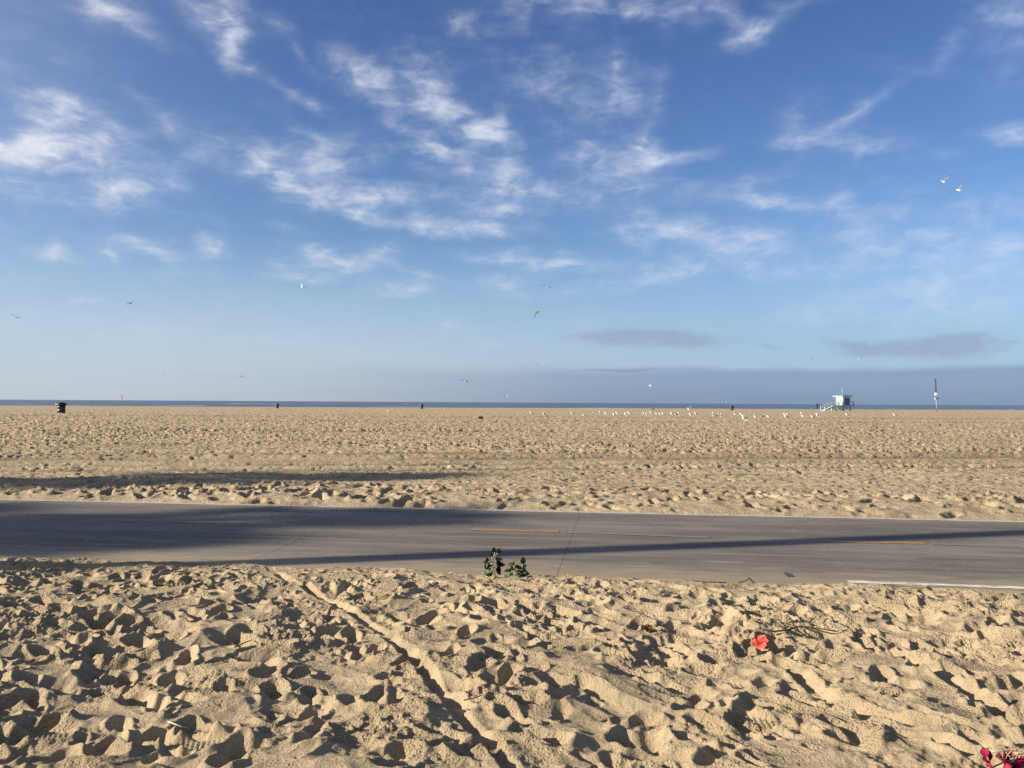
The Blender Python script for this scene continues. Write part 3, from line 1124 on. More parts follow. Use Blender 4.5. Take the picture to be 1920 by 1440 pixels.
tower_p = foot(1581, 770.5)
tw = empty('lifeguard_tower', tower_p, R(22))
tw.scale = (.88, .88, .86)
tag(tw, 'pale blue and white lifeguard tower on stilts with ramp and flat roof by the sea', 'lifeguard tower')
FLR = 1.35
A2 = 1.10                                                   # half width of the cabin at the floor
b = MB()
rings = []
for z, k in ((FLR + .05, A2), (FLR + 1.05, A2 * 1.05), (FLR + 2.3, A2 * 1.13)):
    rings.append([b.bm.verts.new((sx * k, sy * k, z)) for sx, sy in ((-1, -1), (1, -1), (1, 1), (-1, 1))])
b.loft(rings)
for f in b.bm.faces:
    f.smooth = False
cabin = b.build('cabin', M_TWHITE, tw)
b = MB()
b.box((3.5, 3.5, .17), (0, 0, FLR + 2.40))
b.build('roof_fascia', M_TWHITE, tw)
b = MB()
b.box((3.3, 3.3, .24), (0, 0, FLR + 2.585), taper=.72)
b.build('roof', M_TROOF, tw)
b = MB()
b.box((2.9, 2.9, .14), (.1, 0, FLR - .03))
b.build('deck', M_TBLUE, tw)
yw = -A2 * 1.085
wsh = MB().box((1.5, .07, 1.42), (.1, yw - .02, FLR + .98), Matrix.Rotation(R(4.5), 3, 'X').to_quaternion()).build('window_shutter', M_SHUT, tw)
for k in range(5):
    MB().box((1.4, .03, .05), (.1, yw - .067 - .02 * (k - 2) * .35, FLR + .45 + .27 * k)).build('shutter_slat', M_TBLUE, wsh)
MB().box((1.6, .05, .22), (.12, yw - .09, FLR + 1.86)).build('name_board', M_TBLUE, tw)
ws = MB().box((.06, 1.5, .8), (-A2 * 1.12, 0, FLR + 1.55), Matrix.Rotation(R(-4.5), 3, 'Y').to_quaternion()).build('side_panel', M_TWHITE, tw)
for sx in (-1, 1):
    for sy in (-1, 1):
        MB().box((.17, .17, FLR + .3), (sx * 1.15 + .1, sy * 1.15, (FLR - .3) / 2 - .12)).build('leg', M_TBLUE, tw)
for a, c in (((-1.05, -1.19, .12), (1.25, -1.19, FLR - .12)), ((1.25, -1.17, .12), (-1.05, -1.17, FLR - .12)),
             ((1.27, -1.1, .12), (1.27, 1.1, FLR - .12)), ((1.25, 1.1, .12), (1.25, -1.1, FLR - .12))):
    MB().bar(a, c, .11, .05).build('brace', M_TBLUE, tw)
mast = MB().tube([(-1.3, -1.0, FLR + 2.5), (-1.3, -1.0, FLR + 4.4)], .045, 8).build('mast', M_TWHITE, tw)
# landing on the left, with its own crossed legs, and the ramp going down from it
LX0, LX1 = -1.35, -3.4
ramp = MB().box((LX0 - LX1, 1.5, .12), ((LX0 + LX1) / 2, -.35, FLR - .06)).bar((LX1, -.35, FLR - .05), (LX1 - 3.5, -.35, .02), 1.5, .10).build('ramp', M_TWHITE, tw)
for y in (-1.08, .38):
    for x in (LX0 - .12, LX1 + .1):
        MB().box((.14, .14, FLR + .25), (x, y, (FLR - .25) / 2 - .02)).build('ramp_leg', M_TWHITE, ramp)
    MB().bar((LX0 - .1, y - .09, .15), (LX1 + .1, y - .09, FLR - .2), .2, .06).build('ramp_brace', M_TWHITE, ramp)
    MB().bar((LX1 + .1, y - .07, .15), (LX0 - .1, y - .07, FLR - .2), .2, .06).build('ramp_brace', M_TWHITE, ramp)
    for hz_ in (.12, .5, .95):
        MB().bar((LX0 + .1, y, FLR + hz_), (LX1, y, FLR + hz_), .12, .13).build('ramp_rail', M_TWHITE, ramp)
        MB().bar((LX1, y, FLR + hz_), (LX1 - 3.45, y, hz_ + .05), .12, .13).build('ramp_rail', M_TWHITE, ramp)
    for k in range(3):
        MB().box((.11, .11, 1.0), (LX0 - k * .95, y, FLR + .48)).build('ramp_post', M_TWHITE, ramp)
    for k in range(1, 5):
        f_ = k / 4
        MB().box((.11, .11, 1.0), (LX1 - 3.4 * f_, y, (FLR - .02) * (1 - f_) + .48)).build('ramp_post', M_TWHITE, ramp)
# small balcony on the right
MB().box((.75, 2.2, .12), (1.8, -.3, FLR - .08)).build('balcony', M_TBLUE, tw)
for y in (-1.35, -.1):
    MB().box((.12, .12, 1.15), (2.1, y, FLR + .5)).build('balcony_post', M_TBLUE, tw)
MB().box((.07, 1.35, .13), (2.1, -.72, FLR + 1.06)).build('balcony_rail', M_TBLUE, tw)
MB().box((.3, .07, .8), (1.85, -1.36, FLR + .5)).build('balcony_panel', M_TWHITE, tw)

# ------------------------------------------------------------------ tall post beside the tower
M_GREY = simple('weathered_grey_metal', (.32, .34, .35), .5, .15, 4)
M_POST = simple('dark_stained_wood', (.045, .058, .075), .7, .2, 5)
M_RUST = simple('rusty_steel', (.14, .055, .03), .85, .3, 12)
M_SIGNB = simple('blue_sign_paint', (.05, .14, .36), .5, .1, 4)
M_WHT = simple('white_paint', (.78, .79, .78), .5, .05, 5)
pp = foot(1756.5, 773)
po = empty('signal_post', pp)
po.rotation_euler = (0, R(-2.4), 0)
tag(po, 'tall thin post with dark upper half, blue sign and white box, leaning slightly left', 'post')
MB().tube([(0, 0, -.1), (0, 0, .55)], .085, 10).build('post_foot', M_RUST, po)
MB().tube([(0, 0, .5), (0, 0, 3.1)], .07, 10).build('post_shaft', M_GREY, po)
MB().tube([(0, 0, 3.05), (0, 0, 6.5)], [.13, .14, ][:2], 10).build('post_top', M_POST, po)
MB().box((.30, .26, .52), (-.03, -.02, 3.52)).build('junction_box', M_WHT, po)
MB().box((.55, .06, .30), (.19, -.11, 2.68)).build('sign', M_SIGNB, po)
MB().box((.24, .07, .30), (-.25, -.11, 2.62)).build('bracket', M_WHT, po)
MB().box((.62, .05, .12), (.14, -.10, 2.36)).build('sign_rail', M_GREY, po)

# ------------------------------------------------------------------ litter bins
M_BIN = simple('black_bin_plastic', (.014, .016, .017), .38, .25, 14, .5)
M_BINLID = simple('black_lid_plastic', (.012, .017, .021), .3, .2, 14, .5)


def make_bin():
    root = empty('litter_bin')
    b = MB().lathe([(.335, 0), (.35, .03), (.36, .35), (.372, .36), (.372, .39), (.363, .40), (.375, .70), (.387, .71), (.387, .74), (.378, .75), (.385, .93)], 28)
    b.build('bin_body', M_BIN, root)
    lid = MB().lathe([(.47, .92), (.485, .95), (.485, 1.02), (.46, 1.05), (.40, 1.10), (.385, 1.16), (.34, 1.185), (.12, 1.2)], 28).build('bin_lid', M_BINLID, root)
    MB().box((.30, .12, .10), (-.40, -.22, .985), Matrix.Rotation(R(-60), 3, 'Z').to_quaternion()).build('lid_highlight', M_GREY, lid)  # pale block stands in for the highlight on the lid's left side
    MB().box((.12, .34, .10), (.50, 0, 1.0)).build('lid_handle', M_BINLID, lid)
    for sy in (-1, 1):
        MB().tube([(.30, sy * .27, .06), (.30, sy * .37, .06)], .09, 12).build('bin_wheel', M_DARK, root)
    return root


def copy_tree(o, parent=None):
    c = o.copy()
    COL.objects.link(c)
    if parent:
        c.parent = parent
    for ch in list(o.children):
        copy_tree(ch, c)
    return c


BINS = [((115, 775.2), 1.06, .2, 'big black lidded litter bin nearest to the path, far left on the beach'),
        ((520, 765.3), .78, .5, 'small black litter bin on the far sand, left of the middle'),
        ((791, 766.2), .82, .1, 'small black litter bin on the far sand, just left of the picture centre'),
        ((1372.5, 768.8), .86, -.2, 'small black litter bin left of the lifeguard tower, behind the gulls')]
bin0 = make_bin()
for i, (pxy, sc, rz, lab) in enumerate(BINS):
    o = bin0 if i == 0 else copy_tree(bin0)
    p = foot(*pxy)
    o.location = p - Vector((0, 0, .02))
    o.rotation_euler = (0, 0, rz)
    o.scale = (sc, sc, sc)
    tag(o, lab, 'litter bin', 'black litter bins on the beach')

# ------------------------------------------------------------------ person by the water
M_CLOTH = simple('dark_navy_clothes', (.022, .028, .045), .85, .2, 12)
M_SKIN = simple('skin', (.36, .22, .16), .6, .1, 12)
M_HAIR = simple('dark_hair', (.03, .022, .018), .7, .1, 12)


def skinned(name, joints_, edges, mats, parent=None, sub=1):
    me_ = bpy.data.meshes.new(name)
    me_.from_pydata([j[:3] for j in joints_], edges, [])
    o = bpy.data.objects.new(name, me_)
    COL.objects.link(o)
    sk_ = o.modifiers.new('skin', 'SKIN')
    for i, j in enumerate(joints_):
        me_.skin_vertices[0].data[i].radius = (j[3], j[3])
        me_.skin_vertices[0].data[i].use_root = (i == 0)
    ss_ = o.modifiers.new('sub', 'SUBSURF')
    ss_.levels = ss_.render_levels = sub
    dg = bpy.context.evaluated_depsgraph_get()
    me2 = bpy.data.meshes.new_from_object(o.evaluated_get(dg))
    me2.name = name
    bpy.data.objects.remove(o)
    for f in me2.polygons:
        f.use_smooth = True
    return link(name, me2, parent, mats)


J = [(0, 0, .95, .135), (0, 0, 1.15, .13), (0, 0, 1.36, .15), (0, 0, 1.47, .06), (0, -.01, 1.53, .055), (0, -.02, 1.62, .088), (0, -.015, 1.70, .07),
     (-.18, 0, 1.38, .065), (-.24, .02, 1.12, .05), (-.23, -.05, .88, .038), (-.23, -.07, .80, .035),
     (.18, 0, 1.38, .065), (.24, .02, 1.12, .05), (.23, -.05, .88, .038), (.23, -.07, .80, .035),
     (-.09, 0, .86, .095), (-.10, -.04, .48, .068), (-.10, .02, .08, .05), (-.11, -.12, .035, .04),
     (.09, 0, .86, .095), (.11, .06, .48, .068), (.11, .14, .09, .05), (.11, .02, .035, .04)]
E = [(0, 1), (1, 2), (2, 3), (3, 4), (4, 5), (5, 6), (2, 7), (7, 8), (8, 9), (9, 10), (2, 11), (11, 12), (12, 13), (13, 14),
     (0, 15), (15, 16), (16, 17), (17, 18), (0, 19), (19, 20), (20, 21), (21, 22)]
pe = foot(1532.3, 768.2)
person = skinned('person', J, E, [M_CLOTH, M_SKIN], None, 2)
for f in person.data.polygons:
    c = f.center
    if c.z > 1.50 or (abs(c.x) > .19 and c.z < .86):
        f.material_index = 1
person.location = pe - Vector((0, 0, .02))
person.rotation_euler = (0, 0, R(25))
tag(person, 'person in dark clothes standing at the water edge left of the lifeguard tower', 'person')
b = MB()
b.tube([(0, 0, 1.56), (0, .02, 1.64), (0, .005, 1.71), (0, -.02, 1.75)], [.085, .108, .098, .04], 12)
b.build('hair', M_HAIR, person)

# ------------------------------------------------------------------ gulls
M_GW = simple('white_plumage', (.62, .59, .53), .8, .06, 20, .2)
M_GG = simple('grey_plumage', (.13, .138, .15), .8, .12, 20, .2)
M_GB = simple('dark_wing_tip', (.022, .022, .025), .7, .2, 20, .2)
M_GY = simple('yellow_beak', (.55, .33, .05), .5, .1, 20)
M_GBR = simple('brown_plumage', (.13, .10, .075), .85, .3, 24, .2)
GULL_MATS = [M_GW, M_GG, M_GB, M_GY, M_GBR]


def oval(bm_, c, q, rx, ry, n=10):
    return [bm_.verts.new(Vector(c) + q @ Vector((rx * math.cos(2 * math.pi * k / n), ry * math.sin(2 * math.pi * k / n), 0))) for k in range(n)]


def body_loft(b, path_):
    """path_: (x, z, half width, half height) from tail to beak tip, along x"""
    rings = []
    for i, (x, z, w, h) in enumerate(path_):
        a, c = path_[max(i - 1, 0)], path_[min(i + 1, len(path_) - 1)]
        d = Vector((c[0] - a[0], 0, c[1] - a[1])).normalized()
        up = Vector((0, 1, 0)).cross(d) * -1
        rings.append([b.bm.verts.new(Vector((x, 0, z)) + Vector((0, 1, 0)) * (w * math.cos(2 * math.pi * k / 12)) + up * (h * math.sin(2 * math.pi * k / 12))) for k in range(12)])
    b.loft(rings)


def standing_gull(kind):
    b = MB()
    if kind == 'upright':
        P_ = [(-.27, .16, .012, .008), (-.20, .19, .04, .022), (-.10, .235, .075, .06), (0, .275, .088, .085), (.08, .315, .078, .08), (.125, .375, .048, .05), (.135, .43, .042, .044),
              (.155, .468, .046, .046), (.19, .475, .034, .034), (.205, .470, .016, .016), (.26, .46, .006, .007)]
    elif kind == 'level':
        P_ = [(-.30, .225, .012, .008), (-.21, .235, .042, .022), (-.10, .245, .075, .058), (.01, .255, .088, .08), (.10, .275, .074, .07), (.15, .315, .046, .048), (.17, .355, .040, .042),
              (.195, .39, .045, .045), (.23, .395, .033, .033), (.245, .39, .015, .015), (.30, .378, .006, .007)]
    else:                                                   # sitting low, head drawn in
        P_ = [(-.28, .10, .012, .008), (-.20, .105, .042, .025), (-.10, .11, .078, .06), (.01, .115, .09, .085), (.09, .135, .078, .075), (.13, .175, .048, .05), (.14, .205, .042, .044),
              (.16, .232, .046, .046), (.195, .236, .034, .034), (.21, .23, .016, .016), (.262, .22, .006, .007)]
    body_loft(b, P_)
    head_x = P_[5][0]
    for f in b.bm.faces:
        c = f.calc_center_median()
        top = c.z > np.interp(c.x, [p[0] for p in P_], [p[1] for p in P_]) + .012
        if c.x > P_[9][0] - .005:
            f.material_index = 3
        elif c.x < -.20 and top:
            f.material_index = 2
        elif c.x < head_x - .06 and (top or abs(c.y) > .07):
            f.material_index = 1
    if kind != 'sitting':
        b.mi = 3
        for sy in (-1, 1):
            b.tube([(.01, sy * .035, .21), (.0, sy * .035, .10), (.01, sy * .035, .012)], .0085, 5)
            b.box((.07, .05, .010), (.03, sy * .035, .006))
    return b.mesh('gull', GULL_MATS)


def flying_gull(l_in, l_out, r_in, r_out, brown=False):
    """wings as tapered plates: dihedral of the arm and the hand on either side, degrees"""
    b = MB()
    P_ = [(-.30, .0, .045, .006), (-.22, .005, .04, .018), (-.10, .0, .062, .052), (.02, .0, .07, .066), (.12, .012, .058, .058), (.18, .03, .044, .046), (.225, .038, .042, .042), (.255, .035, .026, .026), (.265, .03, .014, .014), (.31, .02, .005, .006)]
    body_loft(b, P_)
    for f in b.bm.faces:
        c = f.calc_center_median()
        f.material_index = 3 if c.x > .262 else (4 if brown else 0)
    for side, di, do in ((1, l_in, l_out), (-1, r_in, r_out)):
        y0, z0 = .04, .03
        y1, z1 = y0 + .27 * math.cos(R(di)), z0 + .27 * math.sin(R(di))
        y2, z2 = y1 + .24 * math.cos(R(do)), z1 + .24 * math.sin(R(do))
        y3, z3 = y2 + .16 * math.cos(R(do - 4)), z2 + .16 * math.sin(R(do - 4))
        secs = [(y0, z0, .12, -.12, .03), (y1, z1, .15, -.095, .024), ((y1 + y2) / 2, (z1 + z2) / 2, .12, -.09, .018), (y2, z2, .06, -.09, .013), (y3, z3, -.05, -.11, .006)]
        rings = []
        for y, z, xf, xb, th in secs:
            m_ = xf - (xf - xb) * .35
            rings.append([b.bm.verts.new(v_) for v_ in ((xf, side * y, z), (m_, side * y, z + th), (xb, side * y, z), (m_, side * y, z - th * .6))])
        fs0 = set(b.bm.faces)
        b.loft(rings)
        for f in set(b.bm.faces) - fs0:
            c = f.calc_center_median()
            f.smooth = False
            if abs(c.y) > y2 - .02:
                f.material_index = 2
            elif f.normal.z > 0 or brown:
                f.material_index = 4 if brown else 1
            else:
                f.material_index = 4 if brown else 0
            # upper faces grey, lower faces white
            zc = sum(v_.co.z for v_ in f.verts) / len(f.verts)
            mid = np.interp(abs(c.y), [s_[0] for s_ in secs] if secs[0][0] < secs[-1][0] else [0, 1], [s_[1] for s_ in secs] if secs[0][0] < secs[-1][0] else [0, 0])
            if abs(c.y) <= y2 - .02 and not brown:
                f.material_index = 1 if zc > mid else 0
    return b.mesh('gull', GULL_MATS)


G_UP, G_LV, G_SIT = standing_gull('upright'), standing_gull('level'), standing_gull('sitting')
ORD = ['first', 'second', 'third', 'fourth', 'fifth', 'sixth', 'seventh', 'eighth', 'ninth', 'tenth', 'eleventh', 'twelfth', 'thirteenth', 'fourteenth',
       'fifteenth', 'sixteenth', 'seventeenth', 'eighteenth', 'nineteenth', 'twentieth', 'twenty-first', 'twenty-second', 'twenty-third', 'twenty-fourth',
       'twenty-fifth', 'twenty-sixth', 'twenty-seventh', 'twenty-eighth', 'twenty-ninth', 'thirtieth', 'thirty-first', 'thirty-second', 'thirty-third', 'thirty-fourth',
       'thirty-fifth', 'thirty-sixth', 'thirty-seventh', 'thirty-eighth']
# (x, foot y in the photograph, mesh, heading, size)
STAND = [(730, 775.5, 'l', 160, 1.0), (997, 777, 'l', 170, 1.0), (1021, 780, 'u', 200, 1.0), (1074, 780, 'l', 165, 1.0), (1096, 781, 'l', 170, .95),
         (1111, 780, 'u', 80, .85), (1125, 780, 'u', 100, 1.0), (1138, 783.5, 'l', 150, 1.1), (1152.5, 781.5, 'u', 160, 1.05), (1158.5, 781.5, 'l', 150, 1.05),
         (1174.5, 785.5, 'u', 150, 1.05), (1177, 780, 'u', 110, .9), (1182.5, 780.5, 'l', 165, 1.0), (1208.5, 781, 'u', 190, 1.0), (1214, 781, 'l', 150, 1.0), (1221.5, 780.5, 'u', 150, 1.0),
         (1233, 782, 'l', 170, 1.0), (1239, 782, 'l', 150, 1.0), (1244.5, 780.5, 'u', 160, 1.0), (1260.5, 782, 'u', 160, 1.0), (1269, 782.5, 'l', 10, 1.0), (1273, 781.5, 'u', 100, 1.0),
         (1296, 782.5, 'u', 150, 1.0), (1305.5, 782.5, 'u', 170, 1.0), (1337, 783, 'u', 90, 1.0), (1343, 783.5, 'l', 20, .95), (1351.5, 781.5, 'u', 80, .95),
         (1380, 783, 'l', 160, .95), (1391.5, 783.5, 'l', 150, 1.0), (1396.5, 794.5, 'u', 130, 1.12), (1418.5, 784, 'l', 160, 1.05), (1430.5, 786, 'l', 30, 1.05), (1443, 784.5, 'l', 160, 1.0),
         (1474.5, 790.5, 'u', 170, 1.15), (1478, 784, 'l', 165, .95), (1503, 783.5, 'u', 90, 1.0), (1508, 786, 'l', 150, 1.05), (1525, 786, 's', 170, 1.1), (1534, 784.5, 'u', 150, 1.05),
         (1590, 785, 'l', 165, 1.05), (1679, 783, 'l', 165, 1.0)]
SPECIAL = {730: 'white gull standing alone on the far sand left of the picture centre', 997: 'white gull at the left end of the flock, in front of the sea edge',
           1174.5: 'bigger white gull just in front of a pair in the left flock', 1396.5: 'white gull standing nearest to the path, in front of the whole flock',
           1474.5: 'large upright white gull standing in front of the row, left of the tower', 1525: 'low sitting gull with grey back below the lifeguard tower ramp',
           1534: 'upright white gull right beside the sitting gull below the tower ramp', 1590: 'white gull standing alone under the right side of the lifeguard tower',
           1679: 'white gull at the far right end, alone between tower and tall post', 1138: 'white gull with grey back standing a little ahead of the left group'}
row_n = 0
for i, (px, py, kd, hd, sc) in enumerate(STAND):
    o = link('gull', {'u': G_UP, 'l': G_LV, 's': G_SIT}[kd])
    p = foot(px, py)
    o.location = p - Vector((0, 0, .01))
    o.rotation_euler = (0, 0, R(hd))
    o.scale = (sc * 1.05,) * 3
    lab = SPECIAL.get(px)
    if not lab:
        row_n += 1
        lab = {'u': 'upright white gull', 'l': 'white gull with level grey back'}[kd] + ' in the flock, %s gull from the left' % ORD[i]
    tag(o, lab, 'gull', 'gulls standing on the sand')

FM = {'v': flying_gull(28, 22, 28, 22), 'flat': flying_gull(10, -6, 10, -6), 'arch': flying_gull(22, -32, 22, -32), 'down': flying_gull(-18, -38, -18, -38),
      'up': flying_gull(50, 38, 50, 38), 'vflat': flying_gull(42, 34, 4, 2), 'archb': flying_gull(24, -38, 24, -38, True), 'downb': flying_gull(-15, -40, -15, -40, True)}
# (x, y, wing span seen in px, mesh, turn of the bird away from flying straight off, bank, label)
FLY = [(28.5, 595, 16, 'vflat', 8, 8, 'white gull gliding low in the sky at the left edge, wings raised'),
       (244, 569, 18, 'archb', 20, -18, 'dark gull with arched wings in the sky above the left litter bin'),
       (229, 744, 10, 'downb', 40, 48, 'dark gull just above the sea horizon right of the left litter bin'),
       (566.5, 539, 16, 'up', 20, 24, 'white gull with raised wings under a small cloud, left of centre'),
       (453, 706, 12, 'arch', 12, 8, 'small pale gull flying in the grey bank above the sea, left'),
       (305, 702, 7, 'flat', 10, 0, 'tiny faint gull far out over the sea on the left'),
       (361, 712, 4, 'v', 70, 0, 'tiny white speck of a gull over the sea, left of the pale one'),
       (1007, 586, 17, 'downb', 50, -40, 'dark gull with drooping wings in mid sky near the centre'),
       (1025, 538, 18, 'flat', 10, 10, 'gull gliding with flat dark wings under the clouds at centre'),
       (872, 715, 18, 'arch', 15, 22, 'grey gull with arched wings in the bank above the middle bin'),
       (880, 731, 6, 'down', 55, 20, 'small gull close below the arched grey gull'),
       (951, 743, 11, 'v', 20, -22, 'white gull low over the sea horizon just left of centre'),
       (1005, 684, 11, 'v', 12, 10, 'dark gull in the top of the grey bank at the picture centre'),
       (991, 671, 4, 'v', 30, 0, 'faint tiny gull above the dark gull at centre'),
       (932, 673, 7, 'flat', 20, 6, 'faint tiny gull gliding left of centre above the grey bank'),
       (1219, 723, 14, 'v', 30, -62, 'white gull banking steeply with black wing tips over the sea'),
       (1336.5, 726, 5, 'v', 40, 0, 'left one of three faint white gulls in the grey bank'),
       (1341, 727, 5, 'flat', 60, 0, 'middle one of three faint white gulls in the grey bank'),
       (1346, 726.5, 4, 'v', 30, 0, 'right one of three faint white gulls in the grey bank'),
       (1346, 755, 5, 'down', 70, 0, 'white speck of a gull on the horizon left of the right bin'),
       (1354, 754, 6, 'flat', 40, 0, 'faint gull skimming the horizon between two white specks'),
       (1361.5, 753.5, 6, 'v', 50, 0, 'pale blue speck of a gull on the horizon above the right bin'),
       (1522, 672, 6, 'downb', 40, -20, 'small dark gull under the grey cloud, left of the tower mast'),
       (1611, 672, 11, 'vflat', 20, 0, 'gull with one dark wing up under the grey cloud above the tower'),
       (1768, 341, 28, 'v', 24, -22, 'upper left white gull of the pair high on the right'),
       (1797, 357, 24, 'v', 34, -42, 'lower right dark winged gull of the pair high on the right'),
       (1290, 768.5, 19, 'v', 18, -16, 'gull with spread wings landing behind the flock')]
for (px, py, span, mk, turn, bank_, lab) in FLY:
    dist = min(FPX * 1.35 / span, 330)
    sc = dist * span / FPX / 1.35 * 1.22
    d = ray(px, py)
    p = Vector((0, 0, EYE)) + d * dist
    if py > 760:
        p = foot(px, 773) + Vector((0, 0, .55))
        sc = (p - cam.location).length * span / FPX / 1.35 * 1.1
    o = link('gull', FM[mk])
    o.location = p
    head = math.atan2(d.y, d.x) + R(turn)
    o.rotation_euler = (Matrix.Rotation(head, 3, 'Z') @ Matrix.Rotation(R(-20), 3, 'Y') @ Matrix.Rotation(R(bank_), 3, 'X')).to_euler()
    o.scale = (max(sc, .55) * 1.0,) * 3
    tag(o, lab, 'gull', 'gulls in flight')

# white gulls resting at the water edge on the far right, and a dark clump of kelp
for px, lab in ((1894.5, 'left of two white birds resting at the water edge, far right'), (1899.5, 'right of two white birds resting at the water edge, far right')):
    o = link('gull', G_SIT)
    o.location = foot(px, 771.6) - Vector((0, 0, .0))
    o.rotation_euler = (0, 0, R(8))
    o.scale = (1.6,) * 3
    tag(o, lab, 'gull', 'gulls resting at the water edge')
M_KELP = simple('dried_kelp', (.05, .033, .014), .8, .4, 20)


def clump(name, c, size, mat, seed, lab, cat):
    q = random.Random(seed)
    b = MB()
    for k in range(26):
        a = q.uniform(0, 6.28)
        r0 = q.uniform(0, .5)
        p0 = Vector((r0 * math.cos(a) * size[0], r0 * math.sin(a) * size[1], q.uniform(0, .5) * size[2]))
        a2 = q.uniform(0, 6.28)
        ln = q.uniform(.3, .6)
        p2 = p0 + Vector((ln * math.cos(a2) * size[0], ln * math.sin(a2) * size[1], 0))
        p2.z = q.uniform(0, .3) * size[2]
        p1 = (p0 + p2) / 2 + Vector((0, 0, q.uniform(.3, .9) * size[2] * max(0, 1 - (p0 + p2).length / 2 / size[0])))
        b.tube([p0, p1, p2], [size[2] * .13, size[2] * .16, size[2] * .06], 6)
    o = b.build(name, mat)
    o.location = c
    tag(o, lab, cat)
    return o


clump('kelp_clump', foot(901, 786.5), (.31, .26, .30), M_KELP, 3, 'dark brown clump of dry kelp alone on the far sand near the centre', 'kelp')
clump('kelp_clump', foot(1224.5, 768), (.45, .35, .3), M_KELP, 4, 'dark kelp scrap on the sand crest in front of the sea', 'kelp')

# ------------------------------------------------------------------ plants at the edge of the path
M_LEAF = None


def leaf_material(name, c1, c2, vein):
    m, gg, p = new_mat(name)
    tc = gg.n('ShaderNodeTexCoord').outputs['Object']
    f, _ = gg.noise(tc, 40, 4, .6)
    oi = gg.n('ShaderNodeObjectInfo').outputs['Random']
    c = gg.mix(gg.ss(gg.add(f, gg.mul(gg.sub(oi, .5), .5)), .3, .7), c1, c2)
    gg.put(p.inputs['Base Color'], c)
    p.inputs['Roughness'].default_value = .38
    p.inputs['Specular IOR Level'].default_value = .5
    p.inputs['Transmission Weight'].default_value = 0
    p.inputs['Subsurface Weight'].default_value = 0
    return m


M_LEAF = leaf_material('green_leaf', (.025, .055, .018), (.075, .125, .035), .1)
M_STEM = simple('pale_stem', (.42, .38, .24), .6, .15, 30)
M_TWIG = simple('dark_twig', (.045, .030, .018), .85, .3, 30)


def leaf_mesh(L=.06, W=.044, n=8, fold=.25, curl=.2):
    b = bmesh.new()
    rows_ = []
    for i in range(n + 1):
        f_ = i / n
        w = W / 2 * math.sin(math.pi * min(1, f_ ** .8)) ** .75 if 0 < f_ < 1 else .0016
        x = L * f_
        z = -curl * L * f_ * f_
        rows_.append([b.verts.new((x, sy * w, z + abs(sy) * w * fold)) for sy in (-1, -.5, 0, .5, 1)])
    for a, c in zip(rows_[:-1], rows_[1:]):
        for k in range(4):
            f_ = b.faces.new((a[k], c[k], c[k + 1], a[k + 1]))
            f_.smooth = True
    # give the blade thickness
    geo = bmesh.ops.solidify(b, geom=list(b.faces), thickness=.0016)
    me_ = bpy.data.meshes.new('leaf')
    b.to_mesh(me_)
    b.free()
    me_.materials.append(M_LEAF)
    return me_


LEAVES = [leaf_mesh(.060, .046), leaf_mesh(.052, .040, fold=.4), leaf_mesh(.068, .050, curl=.35)]


def plant(root_p, stems, leaves, lab, seed):
    q = random.Random(seed)
    root = empty('beach_plant', root_p)
    tag(root, lab, 'plant')
    for pts in stems:
        r0 = .0055
        MB().tube([Vector(p) for p in pts], [r0 * (1 - .55 * i / (len(pts) - 1)) for i in range(len(pts))], 7).build('stem', M_STEM, root)
    for (p, aim, sc) in leaves:
        o = bpy.data.objects.new('leaf', LEAVES[q.randrange(3)])
        COL.objects.link(o)
        o.parent = root
        o.location = p
        d = Vector(aim).normalized()
        n_ = Vector((-.35 + q.uniform(-.5, .5), -.8, .45 + q.uniform(-.45, .45)))
        n_ = (n_ - d * n_.dot(d)).normalized()
        y_ = n_.cross(d)
        o.rotation_euler = Matrix(((d.x, y_.x, n_.x), (d.y, y_.y, n_.y), (d.z, y_.z, n_.z))).to_euler()
        o.scale = (sc,) * 3
    return root




def lay(px, py, lift, r=.03):
    z = .08
    for _ in range(5):
        p = at(px, py, z)
        z = near_top(p.x, p.y, r) + lift
    return at(px, py, z)


U = 7.35 / FPX                                               # metres in one pixel at the path's near edge
pb = foot(927, 1083, False)


def lp(dx_, dy_, d=0.0):
    """offset from the plant's foot: pixels across and up, depth in metres"""
    return Vector((dx_ * U, d, dy_ * U))


